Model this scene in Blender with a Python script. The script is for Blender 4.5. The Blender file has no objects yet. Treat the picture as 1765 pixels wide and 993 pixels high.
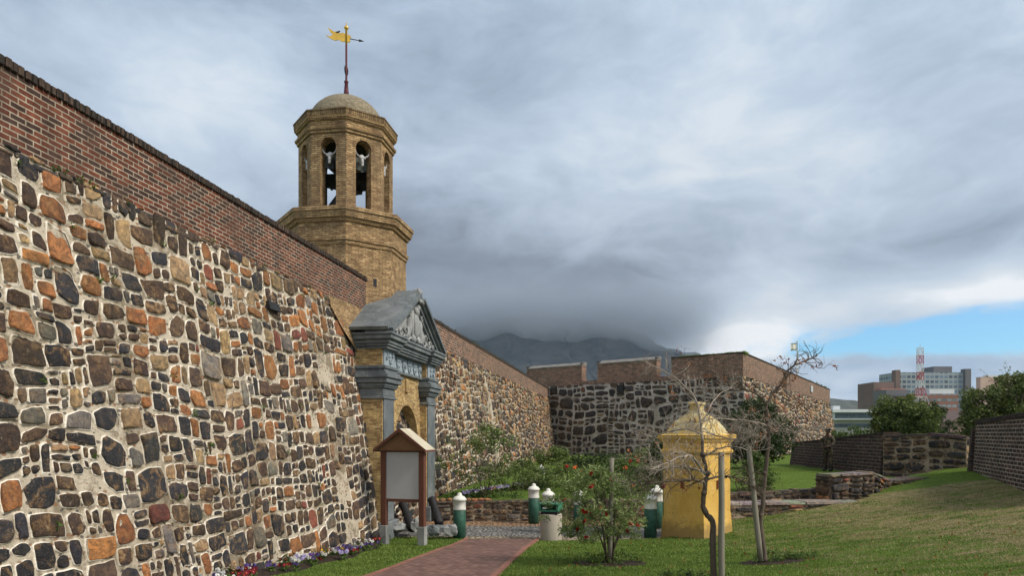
import bpy, math, random
import numpy as np
from mathutils import Vector, Matrix, noise as mnoise

R = math.radians
F = 1177.0            # focal length in photo pixels (photo 1765 wide)
ZC = 2.56             # eye height above the gate forecourt
scene = bpy.context.scene
COL = scene.collection

# ------------------------------------------------------------------ camera
cam_d = bpy.data.cameras.new('camera')
cam = bpy.data.objects.new('camera', cam_d); COL.objects.link(cam)
cam.location = (0, 0, ZC); cam.rotation_euler = (R(90), 0, 0)
cam_d.sensor_fit = 'HORIZONTAL'; cam_d.sensor_width = 36.0
cam_d.lens = 36.0 * F / 1765.0
cam_d.shift_y = (748 - 496.5) / 1765.0
cam_d.clip_start = 0.1; cam_d.clip_end = 20000
scene.camera = cam

# ------------------------------------------------------------------ node helpers
class NT:
    def __init__(s, nt): s.nt = nt; s.n = nt.nodes; s.l = nt.links
    def new(s, t, **k):
        n = s.n.new(t)
        for a, b in k.items(): setattr(n, a, b)
        return n
    def put(s, sock, v):
        if v is None: return
        if isinstance(v, bpy.types.NodeSocket): s.l.new(v, sock)
        else:
            if isinstance(v, tuple) and len(v) == 3 and sock.type == 'RGBA': v = v + (1,)
            sock.default_value = v
    def m(s, op, a, b=None, c=None, clamp=False):
        n = s.new('ShaderNodeMath', operation=op, use_clamp=clamp)
        s.put(n.inputs[0], a); s.put(n.inputs[1], b); s.put(n.inputs[2], c)
        return n.outputs[0]
    def vm(s, op, a, b=None):
        n = s.new('ShaderNodeVectorMath', operation=op)
        s.put(n.inputs[0], a); s.put(n.inputs[1], b)
        return n.outputs['Value'] if op in ('DOT_PRODUCT', 'LENGTH') else n.outputs[0]
    def noise(s, vec, scale, detail=4, rough=.55, dist=0.0, color=False):
        n = s.new('ShaderNodeTexNoise'); s.put(n.inputs['Vector'], vec)
        n.inputs['Scale'].default_value = scale; n.inputs['Detail'].default_value = detail
        n.inputs['Roughness'].default_value = rough; n.inputs['Distortion'].default_value = dist
        return n.outputs['Color' if color else 'Fac']
    def ramp(s, fac, stops, interp='LINEAR'):
        n = s.new('ShaderNodeValToRGB'); s.put(n.inputs[0], fac)
        cr = n.color_ramp; cr.interpolation = interp
        while len(cr.elements) < len(stops): cr.elements.new(.5)
        for e, (p, c) in zip(cr.elements, stops):
            e.position = p
            e.color = (c, c, c, 1) if isinstance(c, (int, float)) else tuple(c) + (1,)
        return n.outputs[0]
    def step(s, v, a, b, o0=0.0, o1=1.0, smooth=True):
        n = s.new('ShaderNodeMapRange', interpolation_type='SMOOTHSTEP' if smooth else 'LINEAR')
        s.put(n.inputs[0], v)
        for i, x in enumerate((a, b, o0, o1)): n.inputs[i + 1].default_value = x
        return n.outputs[0]
    def mix(s, f, a, b, mode='MIX'):
        n = s.new('ShaderNodeMix', data_type='RGBA', blend_type=mode)
        s.put(n.inputs[0], f); s.put(n.inputs[6], a); s.put(n.inputs[7], b)
        return n.outputs[2]
    def map(s, vec, scale=(1, 1, 1), loc=(0, 0, 0), rot=(0, 0, 0)):
        n = s.new('ShaderNodeMapping'); s.put(n.inputs[0], vec)
        n.inputs['Scale'].default_value = scale; n.inputs['Location'].default_value = loc
        n.inputs['Rotation'].default_value = rot
        return n.outputs[0]
    def sep(s, v):
        n = s.new('ShaderNodeSeparateXYZ'); s.put(n.inputs[0], v); return n.outputs
    def comb(s, x, y, z):
        n = s.new('ShaderNodeCombineXYZ')
        for i, v in enumerate((x, y, z)): s.put(n.inputs[i], v)
        return n.outputs[0]
    def obj(s): return s.new('ShaderNodeTexCoord').outputs['Object']
    def uv(s): return s.new('ShaderNodeTexCoord').outputs['UV']
    def attr(s, name='Col'):
        n = s.new('ShaderNodeAttribute'); n.attribute_name = name; return n.outputs
    def bump(s, h, strength=.5, dist=.02, normal=None):
        n = s.new('ShaderNodeBump'); s.put(n.inputs['Height'], h)
        n.inputs['Strength'].default_value = strength; n.inputs['Distance'].default_value = dist
        if normal is not None: s.put(n.inputs['Normal'], normal)
        return n.outputs[0]

def material(name, fn):
    m = bpy.data.materials.new(name); m.use_nodes = True
    t = NT(m.node_tree); b = m.node_tree.nodes['Principled BSDF']
    r = fn(t)
    t.put(b.inputs['Base Color'], r.get('color'))
    t.put(b.inputs['Roughness'], r.get('rough', .85))
    if 'normal' in r: t.put(b.inputs['Normal'], r['normal'])
    if 'metal' in r: b.inputs['Metallic'].default_value = r['metal']
    b.inputs['Specular IOR Level'].default_value = r.get('spec', .3)
    if 'trans' in r:
        b.inputs['Subsurface Weight'].default_value = 0
        tr = t.new('ShaderNodeBsdfTranslucent'); t.put(tr.inputs[0], r['color'])
        mx = t.new('ShaderNodeMixShader'); mx.inputs[0].default_value = r['trans']
        t.l.new(b.outputs[0], mx.inputs[1]); t.l.new(tr.outputs[0], mx.inputs[2])
        t.l.new(mx.outputs[0], m.node_tree.nodes['Material Output'].inputs[0])
    return m

# ------------------------------------------------------------------ world: nishita sky with an overcast deck
SUN_AZ, SUN_EL = R(112), R(42)     # azimuth clockwise from +Y
world = bpy.data.worlds.new('World'); scene.world = world; world.use_nodes = True
t = NT(world.node_tree); bg = t.n['Background']
sky = t.new('ShaderNodeTexSky', sky_type='NISHITA'); sky.sun_disc = False
sky.sun_elevation = SUN_EL; sky.sun_rotation = SUN_AZ; sky.air_density = 1.0; sky.dust_density = .6; sky.ozone_density = 1.4
d = t.vm('NORMALIZE', t.new('ShaderNodeTexCoord').outputs['Generated'])
dx, dy, dz = t.sep(d)[0:3]
az = t.m('ARCTAN2', dx, dy)
el = t.m('ARCSINE', dz)
def blob(a0, e0, wa, we, k=1.0):
    """soft ellipse in the sky at azimuth / elevation (degrees)"""
    u = t.m('DIVIDE', t.m('SUBTRACT', az, R(a0)), R(wa)); v = t.m('DIVIDE', t.m('SUBTRACT', el, R(e0)), R(we))
    q = t.m('ADD', t.m('MULTIPLY', u, u), t.m('MULTIPLY', v, v))
    return t.m('MULTIPLY', t.m('EXPONENT', t.m('MULTIPLY', q, -1.0)), k)
wv = t.comb(t.m('MULTIPLY', az, 1.0), t.m('MULTIPLY', el, 2.3), t.m('MULTIPLY', t.m('COSINE', az), 1.0))
wrp = t.vm('ADD', wv, t.vm('MULTIPLY', t.noise(wv, 2.2, 3, .5, color=True), (.35, .35, .35)))
big = t.noise(wrp, 2.1, 5, .52)
sml = t.noise(wrp, 6.0, 7, .58)
shape = t.m('ADD', t.m('MULTIPLY', big, .68), t.m('MULTIPLY', sml, .32))
L = t.step(shape, .36, .64, 0, 1, False)
def add(*a):
    r = a[0]
    for b in a[1:]: r = t.m('ADD', r, b)
    return r
L = add(t.m('MULTIPLY', L, t.step(el, R(10), R(30), .42, .30)), .42,
        blob(34, 17, 12, 8, .12), blob(20, 7.0, 8, 1.6, .45), blob(34, 9.8, 12, 1.5, .42), blob(14, 27, 14, 7, .16), blob(-24, 24, 10, 5, .30), blob(30,24,20,9,.04),
        blob(0, 11.0, 17, 5.0, -.56), blob(-12, 15, 9, 7, -.16), blob(22, 11.0, 9, 2.2, .14), blob(17, 11.5, 7, 2.5, .10), blob(37, 14.0, 9, 1.4, -.10), blob(12, 22, 10, 3, .1), blob(-26, 33, 14, 5, -.12), blob(5, 7.2, 10, 3, -.22), blob(18, 7.5, 4, 2, .45))
puff = t.m('ADD', t.m('MULTIPLY', t.m('SUBTRACT', t.noise(wrp, 11.0, 8, .6), .5), .34), t.m('MULTIPLY', t.m('SUBTRACT', t.noise(t.vm('ADD', wrp, (5., 2., 1.)), 4.2, 6, .6), .5), .40))
L = t.m('ADD', L, t.m('MULTIPLY', puff, t.step(el, R(8), R(14), .35, 1.0)))
L = t.m('MAXIMUM', t.m('MINIMUM', L, t.step(el, R(10), R(15), 1.1, .90)), 0.0)
cloud = t.ramp(L, [(0, (.115, .14, .185)), (.25, (.20, .245, .315)), (.5, (.34, .42, .53)), (.72, (.47, .565, .68)), (.9, (.62, .69, .76)), (1.0, (.80, .84, .88))])
cloud = t.mix(blob(6, 13, 34, 9, .45), cloud, t.mix(1.0, cloud, (1.12, 1.0, .90), 'MULTIPLY'))
# the opening with blue sky low on the right
hole = add(blob(33, 6.9, 11.0, 1.9, 1.2), blob(24, 6.6, 4.0, .8, .35), t.m('MULTIPLY', t.m('SUBTRACT', sml, .5), 2.2), t.m('MULTIPLY', t.m('SUBTRACT', big, .5), .5))
hole = t.step(hole, .30, .85)
skyblue = t.mix(1.0, sky.outputs[0], (.075, .125, .155), 'MULTIPLY')
low = t.mix(t.step(sml, .4, .65), (.33, .43, .56), (.52, .60, .70))
below = t.step(t.m('ADD', el, t.m('MULTIPLY', t.m('SUBTRACT', sml, .5), .03)), R(4.9), R(5.6), 1, 0)
body = t.mix(t.m('MULTIPLY', below, t.step(az, R(20), R(25))), cloud, low)
hole = t.m('MULTIPLY', hole, t.m('SUBTRACT', 1.0, t.m('MULTIPLY', below, .85)))
col = t.mix(hole, body, skyblue)
# light from the parts of the sky outside the picture: thinner, brighter cloud
back = t.step(dy, .35, -.35, 0, 1)
up = t.step(el, R(34), R(60), 0, 1)
col = t.mix(t.m('MAXIMUM', back, up), col, (.62, .67, .74))
t.l.new(col, bg.inputs[0]); bg.inputs[1].default_value = 1.0

sun_d = bpy.data.lights.new('sun', 'SUN'); sun = bpy.data.objects.new('sun', sun_d); COL.objects.link(sun)
sun_d.energy = 3.3; sun_d.angle = R(18); sun_d.color = (1.0, .91, .77)
sv = Vector((math.sin(SUN_AZ) * math.cos(SUN_EL), math.cos(SUN_AZ) * math.cos(SUN_EL), math.sin(SUN_EL)))
sun.rotation_euler = sv.to_track_quat('Z', 'Y').to_euler()

scene.view_settings.view_transform = 'Standard'; scene.view_settings.look = 'None'
scene.view_settings.exposure = 0.2; scene.view_settings.gamma = 1.0
scene.view_settings.use_curve_mapping = False
cy = scene.cycles
cy.use_denoising = True; cy.max_bounces = 5; cy.diffuse_bounces = 3; cy.glossy_bounces = 2; cy.transparent_max_bounces = 8
cy.volume_bounces = 1; cy.use_adaptive_sampling = True; cy.adaptive_threshold = .02

# ------------------------------------------------------------------ geometry helpers
def P(px, py, Y): return Vector(((px - 882.5) * Y / F, Y, ZC - (py - 748) * Y / F))
def PX(px, Y): return (px - 882.5) * Y / F

class MB:
    def __init__(s): s.v = []; s.f = []; s.mi = []; s.c = []; s.sm = []; s.cur = (1, 1, 1, 1); s.m = 0; s.smooth = False
    def add(s, vs, fs, M=None):
        o = len(s.v)
        for p in vs:
            p = Vector(p)
            if M is not None: p = M @ p
            s.v.append(tuple(p)); s.c.append(s.cur)
        for f in fs: s.f.append([i + o for i in f]); s.mi.append(s.m); s.sm.append(s.smooth)
        return s
    def box(s, a, b, M=None):
        (x0, y0, z0), (x1, y1, z1) = a, b
        return s.add([(x0, y0, z0), (x1, y0, z0), (x1, y1, z0), (x0, y1, z0), (x0, y0, z1), (x1, y0, z1), (x1, y1, z1), (x0, y1, z1)],
              [(0, 3, 2, 1), (4, 5, 6, 7), (0, 1, 5, 4), (1, 2, 6, 5), (2, 3, 7, 6), (3, 0, 4, 7)], M)
    def hexa(s, v8): return s.add(v8, [(0, 3, 2, 1), (4, 5, 6, 7), (0, 1, 5, 4), (1, 2, 6, 5), (2, 3, 7, 6), (3, 0, 4, 7)])
    def bbox(s, a, b, r=.01, M=None):
        """chamfered box"""
        (x0, y0, z0), (x1, y1, z1) = a, b; vs = []; 
        pts = []
        for z, q in ((z0, r), (z0 + r, 0), (z1 - r, 0), (z1, r)):
            pts.append([(x0 + q + (r if q == 0 else 0), y0 + q, z), (x1 - q - (r if q == 0 else 0), y0 + q, z),
                        (x1 - q, y0 + q + (r if q == 0 else 0), z), (x1 - q, y1 - q - (r if q == 0 else 0), z),
                        (x1 - q - (r if q == 0 else 0), y1 - q, z), (x0 + q + (r if q == 0 else 0), y1 - q, z),
                        (x0 + q, y1 - q - (r if q == 0 else 0), z), (x0 + q, y0 + q + (r if q == 0 else 0), z)])
        for i, ring in enumerate(pts): vs += ring
        fs = [tuple(range(7, -1, -1)), tuple(range(24, 32))]
        for k in range(3):
            for i in range(8): fs.append((k * 8 + i, k * 8 + (i + 1) % 8, k * 8 + 8 + (i + 1) % 8, k * 8 + 8 + i))
        return s.add(vs, fs, M)
    def prism(s, poly, n0, n1, M=None, axis='x'):
        """extrude a (y,z) polygon along x from n0 to n1 (axis x) or an (x,y) polygon along z"""
        k = len(poly)
        if axis == 'x': vs = [(n0, a, b) for a, b in poly] + [(n1, a, b) for a, b in poly]
        elif axis == 'y': vs = [(a, n0, b) for a, b in poly] + [(a, n1, b) for a, b in poly]
        else: vs = [(a, b, n0) for a, b in poly] + [(a, b, n1) for a, b in poly]
        return s.add(vs, [tuple(range(k - 1, -1, -1)), tuple(range(k, 2 * k))] + [(i, (i + 1) % k, k + (i + 1) % k, k + i) for i in range(k)], M)
    def lathe(s, prof, seg=20, M=None, a0=0.0, cap=True):
        vs = []; fs = []
        for r, z in prof:
            for i in range(seg):
                a = a0 + 2 * math.pi * i / seg; vs.append((r * math.cos(a), r * math.sin(a), z))
        for k in range(len(prof) - 1):
            for i in range(seg): fs.append((k * seg + i, k * seg + (i + 1) % seg, (k + 1) * seg + (i + 1) % seg, (k + 1) * seg + i))
        if cap:
            fs.append(tuple(range(seg - 1, -1, -1))); o = (len(prof) - 1) * seg; fs.append(tuple(range(o, o + seg)))
        return s.add(vs, fs, M)
    def tube(s, pts, rad, seg=6):
        pts = [Vector(p) for p in pts]; n = len(pts); vs = []; fs = []
        if not hasattr(rad, '__len__'): rad = [rad] * n
        up = Vector((0.13, 0.27, 1)).normalized(); prev = None
        for i, p in enumerate(pts):
            d_ = (pts[min(i + 1, n - 1)] - pts[max(i - 1, 0)])
            if d_.length < 1e-9: d_ = Vector((0, 0, 1))
            d_.normalize()
            u = prev if prev is not None else (up if abs(d_.dot(up)) < .95 else Vector((1, 0, 0)))
            u = (u - d_ * u.dot(d_)); u.normalize(); w = d_.cross(u); prev = u
            for k in range(seg):
                a = 2 * math.pi * k / seg; vs.append(p + (u * math.cos(a) + w * math.sin(a)) * rad[i])
        for i in range(n - 1):
            for k in range(seg): fs.append((i * seg + k, i * seg + (k + 1) % seg, (i + 1) * seg + (k + 1) % seg, (i + 1) * seg + k))
        fs.append(tuple(range(seg - 1, -1, -1))); fs.append(tuple(range((n - 1) * seg, n * seg)))
        return s.add(vs, fs)
    def blob(s, c, r, seed=0, amp=.15, sub=2, freq=1.2, flat=None):
        """a lumpy rock-like ellipsoid"""
        nu, nv = 8 * sub, 5 * sub; vs = []; fs = []
        r = r if hasattr(r, '__len__') else (r, r, r)
        for j in range(nv + 1):
            th = math.pi * j / nv
            for i in range(nu):
                ph = 2 * math.pi * i / nu
                q = Vector((math.sin(th) * math.cos(ph), math.sin(th) * math.sin(ph), math.cos(th)))
                k = 1 + amp * mnoise.noise(q * freq + Vector((seed * 7.1, seed * 3.3, seed)))* 2
                if flat: q = Vector([max(-flat, min(flat, a)) for a in q])
                vs.append((c[0] + q.x * r[0] * k, c[1] + q.y * r[1] * k, c[2] + q.z * r[2] * k))
        for j in range(nv):
            for i in range(nu): fs.append((j * nu + i, (j + 1) * nu + i, (j + 1) * nu + (i + 1) % nu, j * nu + (i + 1) % nu))
        return s.add(vs, fs)
    def build(s, name, mats, parent=None, label=None, uv=True, col=False):
        me = bpy.data.meshes.new(name); me.from_pydata(s.v, [], s.f)
        mats = mats if isinstance(mats, (list, tuple)) else [mats]
        for m in mats: me.materials.append(m)
        me.polygons.foreach_set('material_index', s.mi); me.polygons.foreach_set('use_smooth', s.sm)
        if uv: box_uv(me)
        if col:
            a = me.attributes.new('Col', 'FLOAT_COLOR', 'POINT'); a.data.foreach_set('color', np.array(s.c, dtype=np.float32).ravel())
        me.update()
        return link(name, me, parent, label)

def link(name, me, parent=None, label=None):
    o = bpy.data.objects.new(name, me); COL.objects.link(o)
    if parent: o.parent = parent
    if label: o['label'] = label
    return o

def box_uv(me):
    n = len(me.polygons); nl = len(me.loops)
    if not n: return
    N = np.empty(n * 3); me.polygons.foreach_get('normal', N); N = N.reshape(-1, 3)
    tot = np.empty(n, dtype=np.int64); me.polygons.foreach_get('loop_total', tot)
    vi = np.empty(nl, dtype=np.int64); me.loops.foreach_get('vertex_index', vi)
    co = np.empty(len(me.vertices) * 3); me.vertices.foreach_get('co', co); co = co.reshape(-1, 3)
    NL = np.repeat(N, tot, axis=0); p = co[vi]
    T = np.stack([-NL[:, 1], NL[:, 0], np.zeros(nl)], 1); ln = np.linalg.norm(T, axis=1)
    flat = ln < .35
    T[~flat] /= ln[~flat][:, None]; B = np.cross(NL, T)
    T[flat] = (1, 0, 0); B[flat] = (0, 1, 0)
    uv = np.stack([(p * T).sum(1), (p * B).sum(1)], 1).astype(np.float32)
    l = me.uv_layers.new(name='UVMap'); l.data.foreach_set('uv', uv.ravel())

def empty(name, loc=(0, 0, 0), rz=0):
    o = bpy.data.objects.new(name, None); COL.objects.link(o); o.location = loc; o.rotation_euler = (0, 0, rz)
    o.empty_display_size = .2
    return o
def tag(o, label=None, cat=None, group=None, kind=None):
    if label: o['label'] = label
    if cat: o['category'] = cat
    if group: o['group'] = group
    if kind: o['kind'] = kind
    return o
def copy_tree(o, parent=None):
    c = o.copy(); COL.objects.link(c)
    if parent: c.parent = parent
    for ch in list(o.children): copy_tree(ch, c)
    return c

# ------------------------------------------------------------------ materials
def ncol(t, base, var=.25, scale=3, rough=.85, bump=.3, bscale=30, spec=.25, dist=.01):
    n = t.noise(t.obj(), scale, 6, .6); n2 = t.noise(t.obj(), bscale, 5, .6)
    f = t.step(n, .3, .7, 1 - var, 1 + var, False)
    c = t.mix(1.0, tuple(base), t.comb(f, f, f), 'MULTIPLY')
    return dict(color=c, rough=rough, normal=t.bump(n2, bump, dist), spec=spec)
def simple(name, base, **k): return material(name, lambda t: ncol(t, base, **k))

def stone_fn(t):
    a = t.attr(); o = t.vm('ADD', t.obj(), t.vm('MULTIPLY', a['Color'], (40., 60., 50.)))
    n1 = t.noise(o, 4.5, 6, .66, 1.2); n2 = t.noise(o, 13, 7, .72, .5); n3 = t.noise(o, 55, 4, .65); n4 = t.noise(t.vm('ADD', o, (9, 4, 2)), 7, 6, .7, .8)
    base = a['Color']
    c = t.mix(t.step(n4, .35, .65, 0, .9), t.mix(1.0, base, (.62, .62, .66), 'MULTIPLY'), t.mix(1.0, base, (1.45, 1.35, 1.2), 'MULTIPLY'))
    rust = t.mix(t.step(n2, .42, .6), (.17, .085, .035), (.40, .26, .13))
    c = t.mix(t.m('MULTIPLY', t.step(n1, .49, .58), t.m('MULTIPLY', a['Alpha'], .9)), c, rust)
    c = t.mix(t.step(n2, .47, .38, 0, .8), c, t.mix(.35, (.028, .027, .03), base))      # black crust
    c = t.mix(t.step(n1, .43, .34, 0, .7), c, t.mix(.3, (.035, .032, .035), base))
    c = t.mix(t.step(n2, .60, .68, 0, .55), c, (.38, .32, .24))                            # chips, lime smears
    c = t.mix(t.step(n3, .55, .75, 0, .4), c, (.34, .30, .25))
    h = t.m('ADD', t.m('MULTIPLY', n2, 1.0), t.m('MULTIPLY', n3, .35))
    return dict(color=c, rough=t.step(n2, .3, .7, .6, .92), normal=t.bump(h, 1.0, .05), spec=.3)
M_STONE = material('rubble_stone', stone_fn)
def mortar_mat(name, light, dark, moss=.0):
    def fn(t):
        o = t.obj(); n1 = t.noise(o, 1.3, 5, .62, .5); n2 = t.noise(o, 9, 6, .65); n3 = t.noise(o, 45, 4, .6)
        f = t.m('ADD', t.m('MULTIPLY', n1, .6), t.m('MULTIPLY', n2, .4))
        c = t.mix(t.step(f, .43, .53), dark, light)
        c = t.mix(t.step(n2, .56, .68, 0, .5), c, tuple(x * .45 for x in dark))
        ch = t.new('ShaderNodeTexVoronoi', feature='F1'); t.put(ch.inputs['Vector'], t.vm('ADD', t.map(o, (1, 1, 1.4)), t.vm('MULTIPLY', t.noise(o, 6, 2, color=True), (.08, .08, .08)))); ch.inputs['Scale'].default_value = 13
        kc = t.sep(ch.outputs['Color']); cf = t.m('MULTIPLY', t.step(ch.outputs['Distance'], .42, .34), t.m('GREATER_THAN', kc[0], .62))
        c = t.mix(t.m('MULTIPLY', cf, .85), c, t.mix(t.step(kc[1], .5, .6), (.07, .065, .06), (.24, .13, .07)))
        c = t.mix(t.step(t.noise(t.map(o, (1, 1, .45)), .55, 5, .6), .5, .68, 0, .55), c, t.mix(1.0, c, (.50, .46, .40), 'MULTIPLY'))
        if moss: c = t.mix(t.m('MULTIPLY', t.step(t.noise(o, 3.1, 5), .62, .7), moss), c, (.06, .09, .025))
        return dict(color=c, rough=.95, normal=t.bump(t.m('ADD', n2, t.m('MULTIPLY', n3, .5)), .9, .03), spec=.15)
    return material(name, fn)
M_MORTAR = mortar_mat('lime_mortar', (.70, .64, .54), (.30, .25, .18), .35)
M_BED = mortar_mat('mortar_bed', (.50, .44, .35), (.24, .20, .145), .35)
M_TAN = mortar_mat('tan_mortar', (.52, .45, .36), (.27, .22, .165), .2)
M_POINT = mortar_mat('white_pointing', (.78, .73, .64), (.50, .44, .35))
M_MORTAR_GREY = mortar_mat('weathered_mortar', (.44, .40, .35), (.25, .225, .19), .3)
M_MORTAR_DARK = mortar_mat('dark_mortar', (.36, .29, .21), (.16, .125, .09), .3)

def brick_mat(name, c1, c2, mort, w=.225, h=.078, mw=.011, grime=(.05, .045, .04), gr=.5, alt=None, bump=.7):
    def fn(t):
        uv = t.uv(); jit = t.vm('MULTIPLY', t.vm('SUBTRACT', t.noise(uv, 2.5, 2, color=True), (.5, .5, .5)), (.02, .02, 0))
        v = t.vm('ADD', uv, jit)
        b = t.new('ShaderNodeTexBrick'); t.put(b.inputs['Vector'], v)
        t.put(b.inputs['Color1'], c1); t.put(b.inputs['Color2'], c2); t.put(b.inputs['Mortar'], mort)
        b.inputs['Scale'].default_value = 1; b.inputs['Mortar Size'].default_value = mw; b.inputs['Mortar Smooth'].default_value = .3
        b.inputs['Bias'].default_value = 0; b.inputs['Brick Width'].default_value = w; b.inputs['Row Height'].default_value = h
        # second brick layer, same grid, for a second independent tone per brick
        b2 = t.new('ShaderNodeTexBrick'); t.put(b2.inputs['Vector'], t.vm('ADD', v, (w * 40, h * 64, 0)))
        t.put(b2.inputs['Color1'], (0, 0, 0)); t.put(b2.inputs['Color2'], (1, 1, 1)); t.put(b2.inputs['Mortar'], (0, 0, 0))
        for k, x in (('Scale', 1), ('Mortar Size', 0), ('Brick Width', w), ('Row Height', h)): b2.inputs[k].default_value = x
        n = t.noise(uv, 22, 5, .65); n0 = t.noise(uv, .8, 6, .65, .4)
        c = b.outputs['Color']
        if alt: 
            af = t.m('MULTIPLY', t.step(b2.outputs['Color'], .55, .75), t.m('SUBTRACT', 1.0, b.outputs['Fac']))
            c = t.mix(af, c, alt)
        c = t.mix(t.step(n, .35, .7, 0, .5), c, t.mix(1.0, c, (.6, .58, .56), 'MULTIPLY'))
        n5 = t.noise(uv, 4.5, 6, .7)
        c = t.mix(t.step(n5, .38, .62, .75, 0), c, t.mix(1.0, c, (.5, .48, .46), 'MULTIPLY'))
        c = t.mix(t.step(n5, .56, .7, 0, .5), c, t.mix(1.0, c, (1.5, 1.45, 1.4), 'MULTIPLY'))
        c = t.mix(t.m('MULTIPLY', t.step(n0, .46, .66), gr), c, grime)
        hh = t.m('ADD', t.m('MULTIPLY', t.m('SUBTRACT', 1.0, b.outputs['Fac']), 1.0), t.m('MULTIPLY', n, .5))
        return dict(color=c, rough=.9, normal=t.bump(hh, bump, .012), spec=.2)
    return material(name, fn)
M_RED = brick_mat('red_brick', (.13, .042, .028), (.22, .075, .045), (.42, .36, .28), .20, .066, .0095, (.075, .048, .038), .6, (.07, .042, .036))
M_REDF = brick_mat('weathered_red_brick', (.20, .082, .055), (.33, .155, .105), (.40, .33, .26), .27, .10, .019, (.12, .085, .065), .5, (.10, .055, .045))
M_DARKB = brick_mat('dark_brick', (.045, .03, .026), (.085, .045, .035), (.17, .145, .12), .23, .085, .012, (.035, .03, .028), .5, (.03, .025, .025))
M_YEL = brick_mat('yellow_brick', (.49, .325, .155), (.65, .45, .235), (.22, .165, .11), .19, .050, .0095, (.13, .10, .068), .45, (.38, .235, .115), bump=1.0)
M_YELG = brick_mat('gate_yellow_brick', (.62, .42, .16), (.72, .53, .25), (.40, .32, .20), .18, .052, .008, (.25, .18, .10), .35, (.42, .26, .11))
M_YELC = brick_mat('cornice_brick', (.27, .18, .085), (.38, .26, .13), (.14, .11, .075), .056, .19, .010, (.06, .048, .035), .75, (.17, .11, .055))
M_COPING = brick_mat('coping_brick', (.075, .052, .042), (.12, .085, .065), (.025, .022, .02), .085, .5, .014, (.035, .032, .028), .6, (.05, .04, .036))
M_CONC = simple('weathered_cement', (.17, .16, .145), var=.35, scale=2.2)
def slate_fn(t):
    o = t.obj(); n = t.noise(o, 1.8, 6, .65, .8); n2 = t.noise(o, 25, 5, .6)
    c = t.ramp(n, [(.3, (.075, .09, .10)), (.5, (.125, .145, .155)), (.64, (.17, .19, .20)), (.8, (.25, .25, .235))])
    z = t.noise(t.map(o, (6, 6, .8)), 1.5, 4); c = t.mix(t.step(z, .55, .7, 0, .4), c, (.30, .30, .27))
    return dict(color=c, rough=.62, normal=t.bump(n2, .35, .01), spec=.4)
M_SLATE = material('blue_grey_stone', slate_fn)
M_SLATE_L = material('pale_blue_stone', lambda t: ncol(t, (.25, .30, .34), var=.3, scale=5, bump=.5))
M_SLATE_P = material('washed_blue_stone', lambda t: ncol(t, (.33, .39, .44), var=.35, scale=6, bump=.5))
M_RELIEF = material('grey_relief_stone', lambda t: ncol(t, (.27, .28, .285), var=.3, scale=4, bump=.5))
def ochre_fn(t):
    o = t.obj(); z = t.sep(o)[2]; n = t.noise(o, 1.6, 6, .62); n2 = t.noise(o, 26, 5, .65); st_ = t.noise(t.map(o, (7, 7, .5)), 1.6, 5, .65); n3 = t.noise(o, 6, 6, .7)
    c = t.mix(t.step(n, .35, .65), (.60, .365, .085), (.71, .465, .14))
    c = t.mix(t.step(st_, .54, .68, 0, .4), c, (.42, .28, .11))
    c = t.mix(t.step(n3, .58, .68, 0, .4), c, (.66, .50, .24))
    sp = t.step(t.m('ADD', z, t.m('MULTIPLY', t.m('SUBTRACT', n3, .5), .9)), .35, .0, 0, .6)
    c = t.mix(sp, c, (.20, .15, .08))
    cr = t.new('ShaderNodeTexVoronoi', feature='DISTANCE_TO_EDGE'); t.put(cr.inputs['Vector'], t.vm('ADD', o, t.vm('MULTIPLY', t.noise(o, 4, 4, color=True), (.35, .35, .35)))); cr.inputs['Scale'].default_value = 1.5
    ck = t.m('MULTIPLY', t.step(cr.outputs['Distance'], .012, .004), t.step(n, .48, .55))
    c = t.mix(t.m('MULTIPLY', ck, .6), c, (.16, .10, .04))
    return dict(color=c, rough=.92, normal=t.bump(t.m('ADD', n2, t.m('MULTIPLY', n3, .8)), .6, .012), spec=.12)
M_OCHRE = material('ochre_limewash', ochre_fn)
M_OCHRE_TOP = material('worn_ochre_limewash', lambda t: (lambda o, n, n2: dict(
    color=t.mix(t.step(n, .42, .62), (.50, .36, .13), (.55, .49, .30)),
    rough=.9, normal=t.bump(n2, .5, .012), spec=.15))(t.obj(), t.noise(t.obj(), 5, 6, .65), t.noise(t.obj(), 26, 5, .6)))
M_GOLD = simple('gilded_metal', (.80, .50, .10), var=.2, rough=.35, bump=.1); M_GOLD.node_tree.nodes['Principled BSDF'].inputs['Metallic'].default_value = .6
M_MAROON = simple('maroon_paint', (.09, .02, .028), var=.3, rough=.5, bump=.1)
M_BLACKM = simple('dark_iron', (.02, .02, .022), var=.4, rough=.6, bump=.3)
M_BEAM = simple('dark_timber', (.028, .03, .034), var=.3, rough=.8)
M_BRONZE = simple('bell_bronze', (.06, .07, .06), var=.4, rough=.5)
M_SILVER = simple('silver_paint', (.42, .42, .43), var=.3, scale=9, rough=.35, bump=.2)
M_WOOD = material('stained_timber', lambda t: (lambda n: dict(color=t.mix(n, (.085, .032, .022), (.15, .06, .038)), rough=.6,
    normal=t.bump(n, .3, .006)))(t.noise(t.map(t.obj(), (14, 14, 1)), 3, 5, .6)))
M_PLY = material('varnished_board', lambda t: (lambda n: dict(color=t.mix(n, (.13, .065, .03), (.22, .12, .06)), rough=.6,
    normal=t.bump(n, .2, .004)))(t.noise(t.map(t.obj(), (2, 2, 16)), 3, 5, .6)))
M_PANEL = simple('shade_grey_board', (.42, .43, .44), var=.05, rough=.6, bump=.05)  # white notice board; the grey puts its shade into the colour
M_ROOFP = simple('pale_roof_sheet', (.48, .44, .34), var=.2)
M_STUMP = simple('grey_painted_timber', (.24, .245, .24), var=.25, rough=.8)
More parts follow.
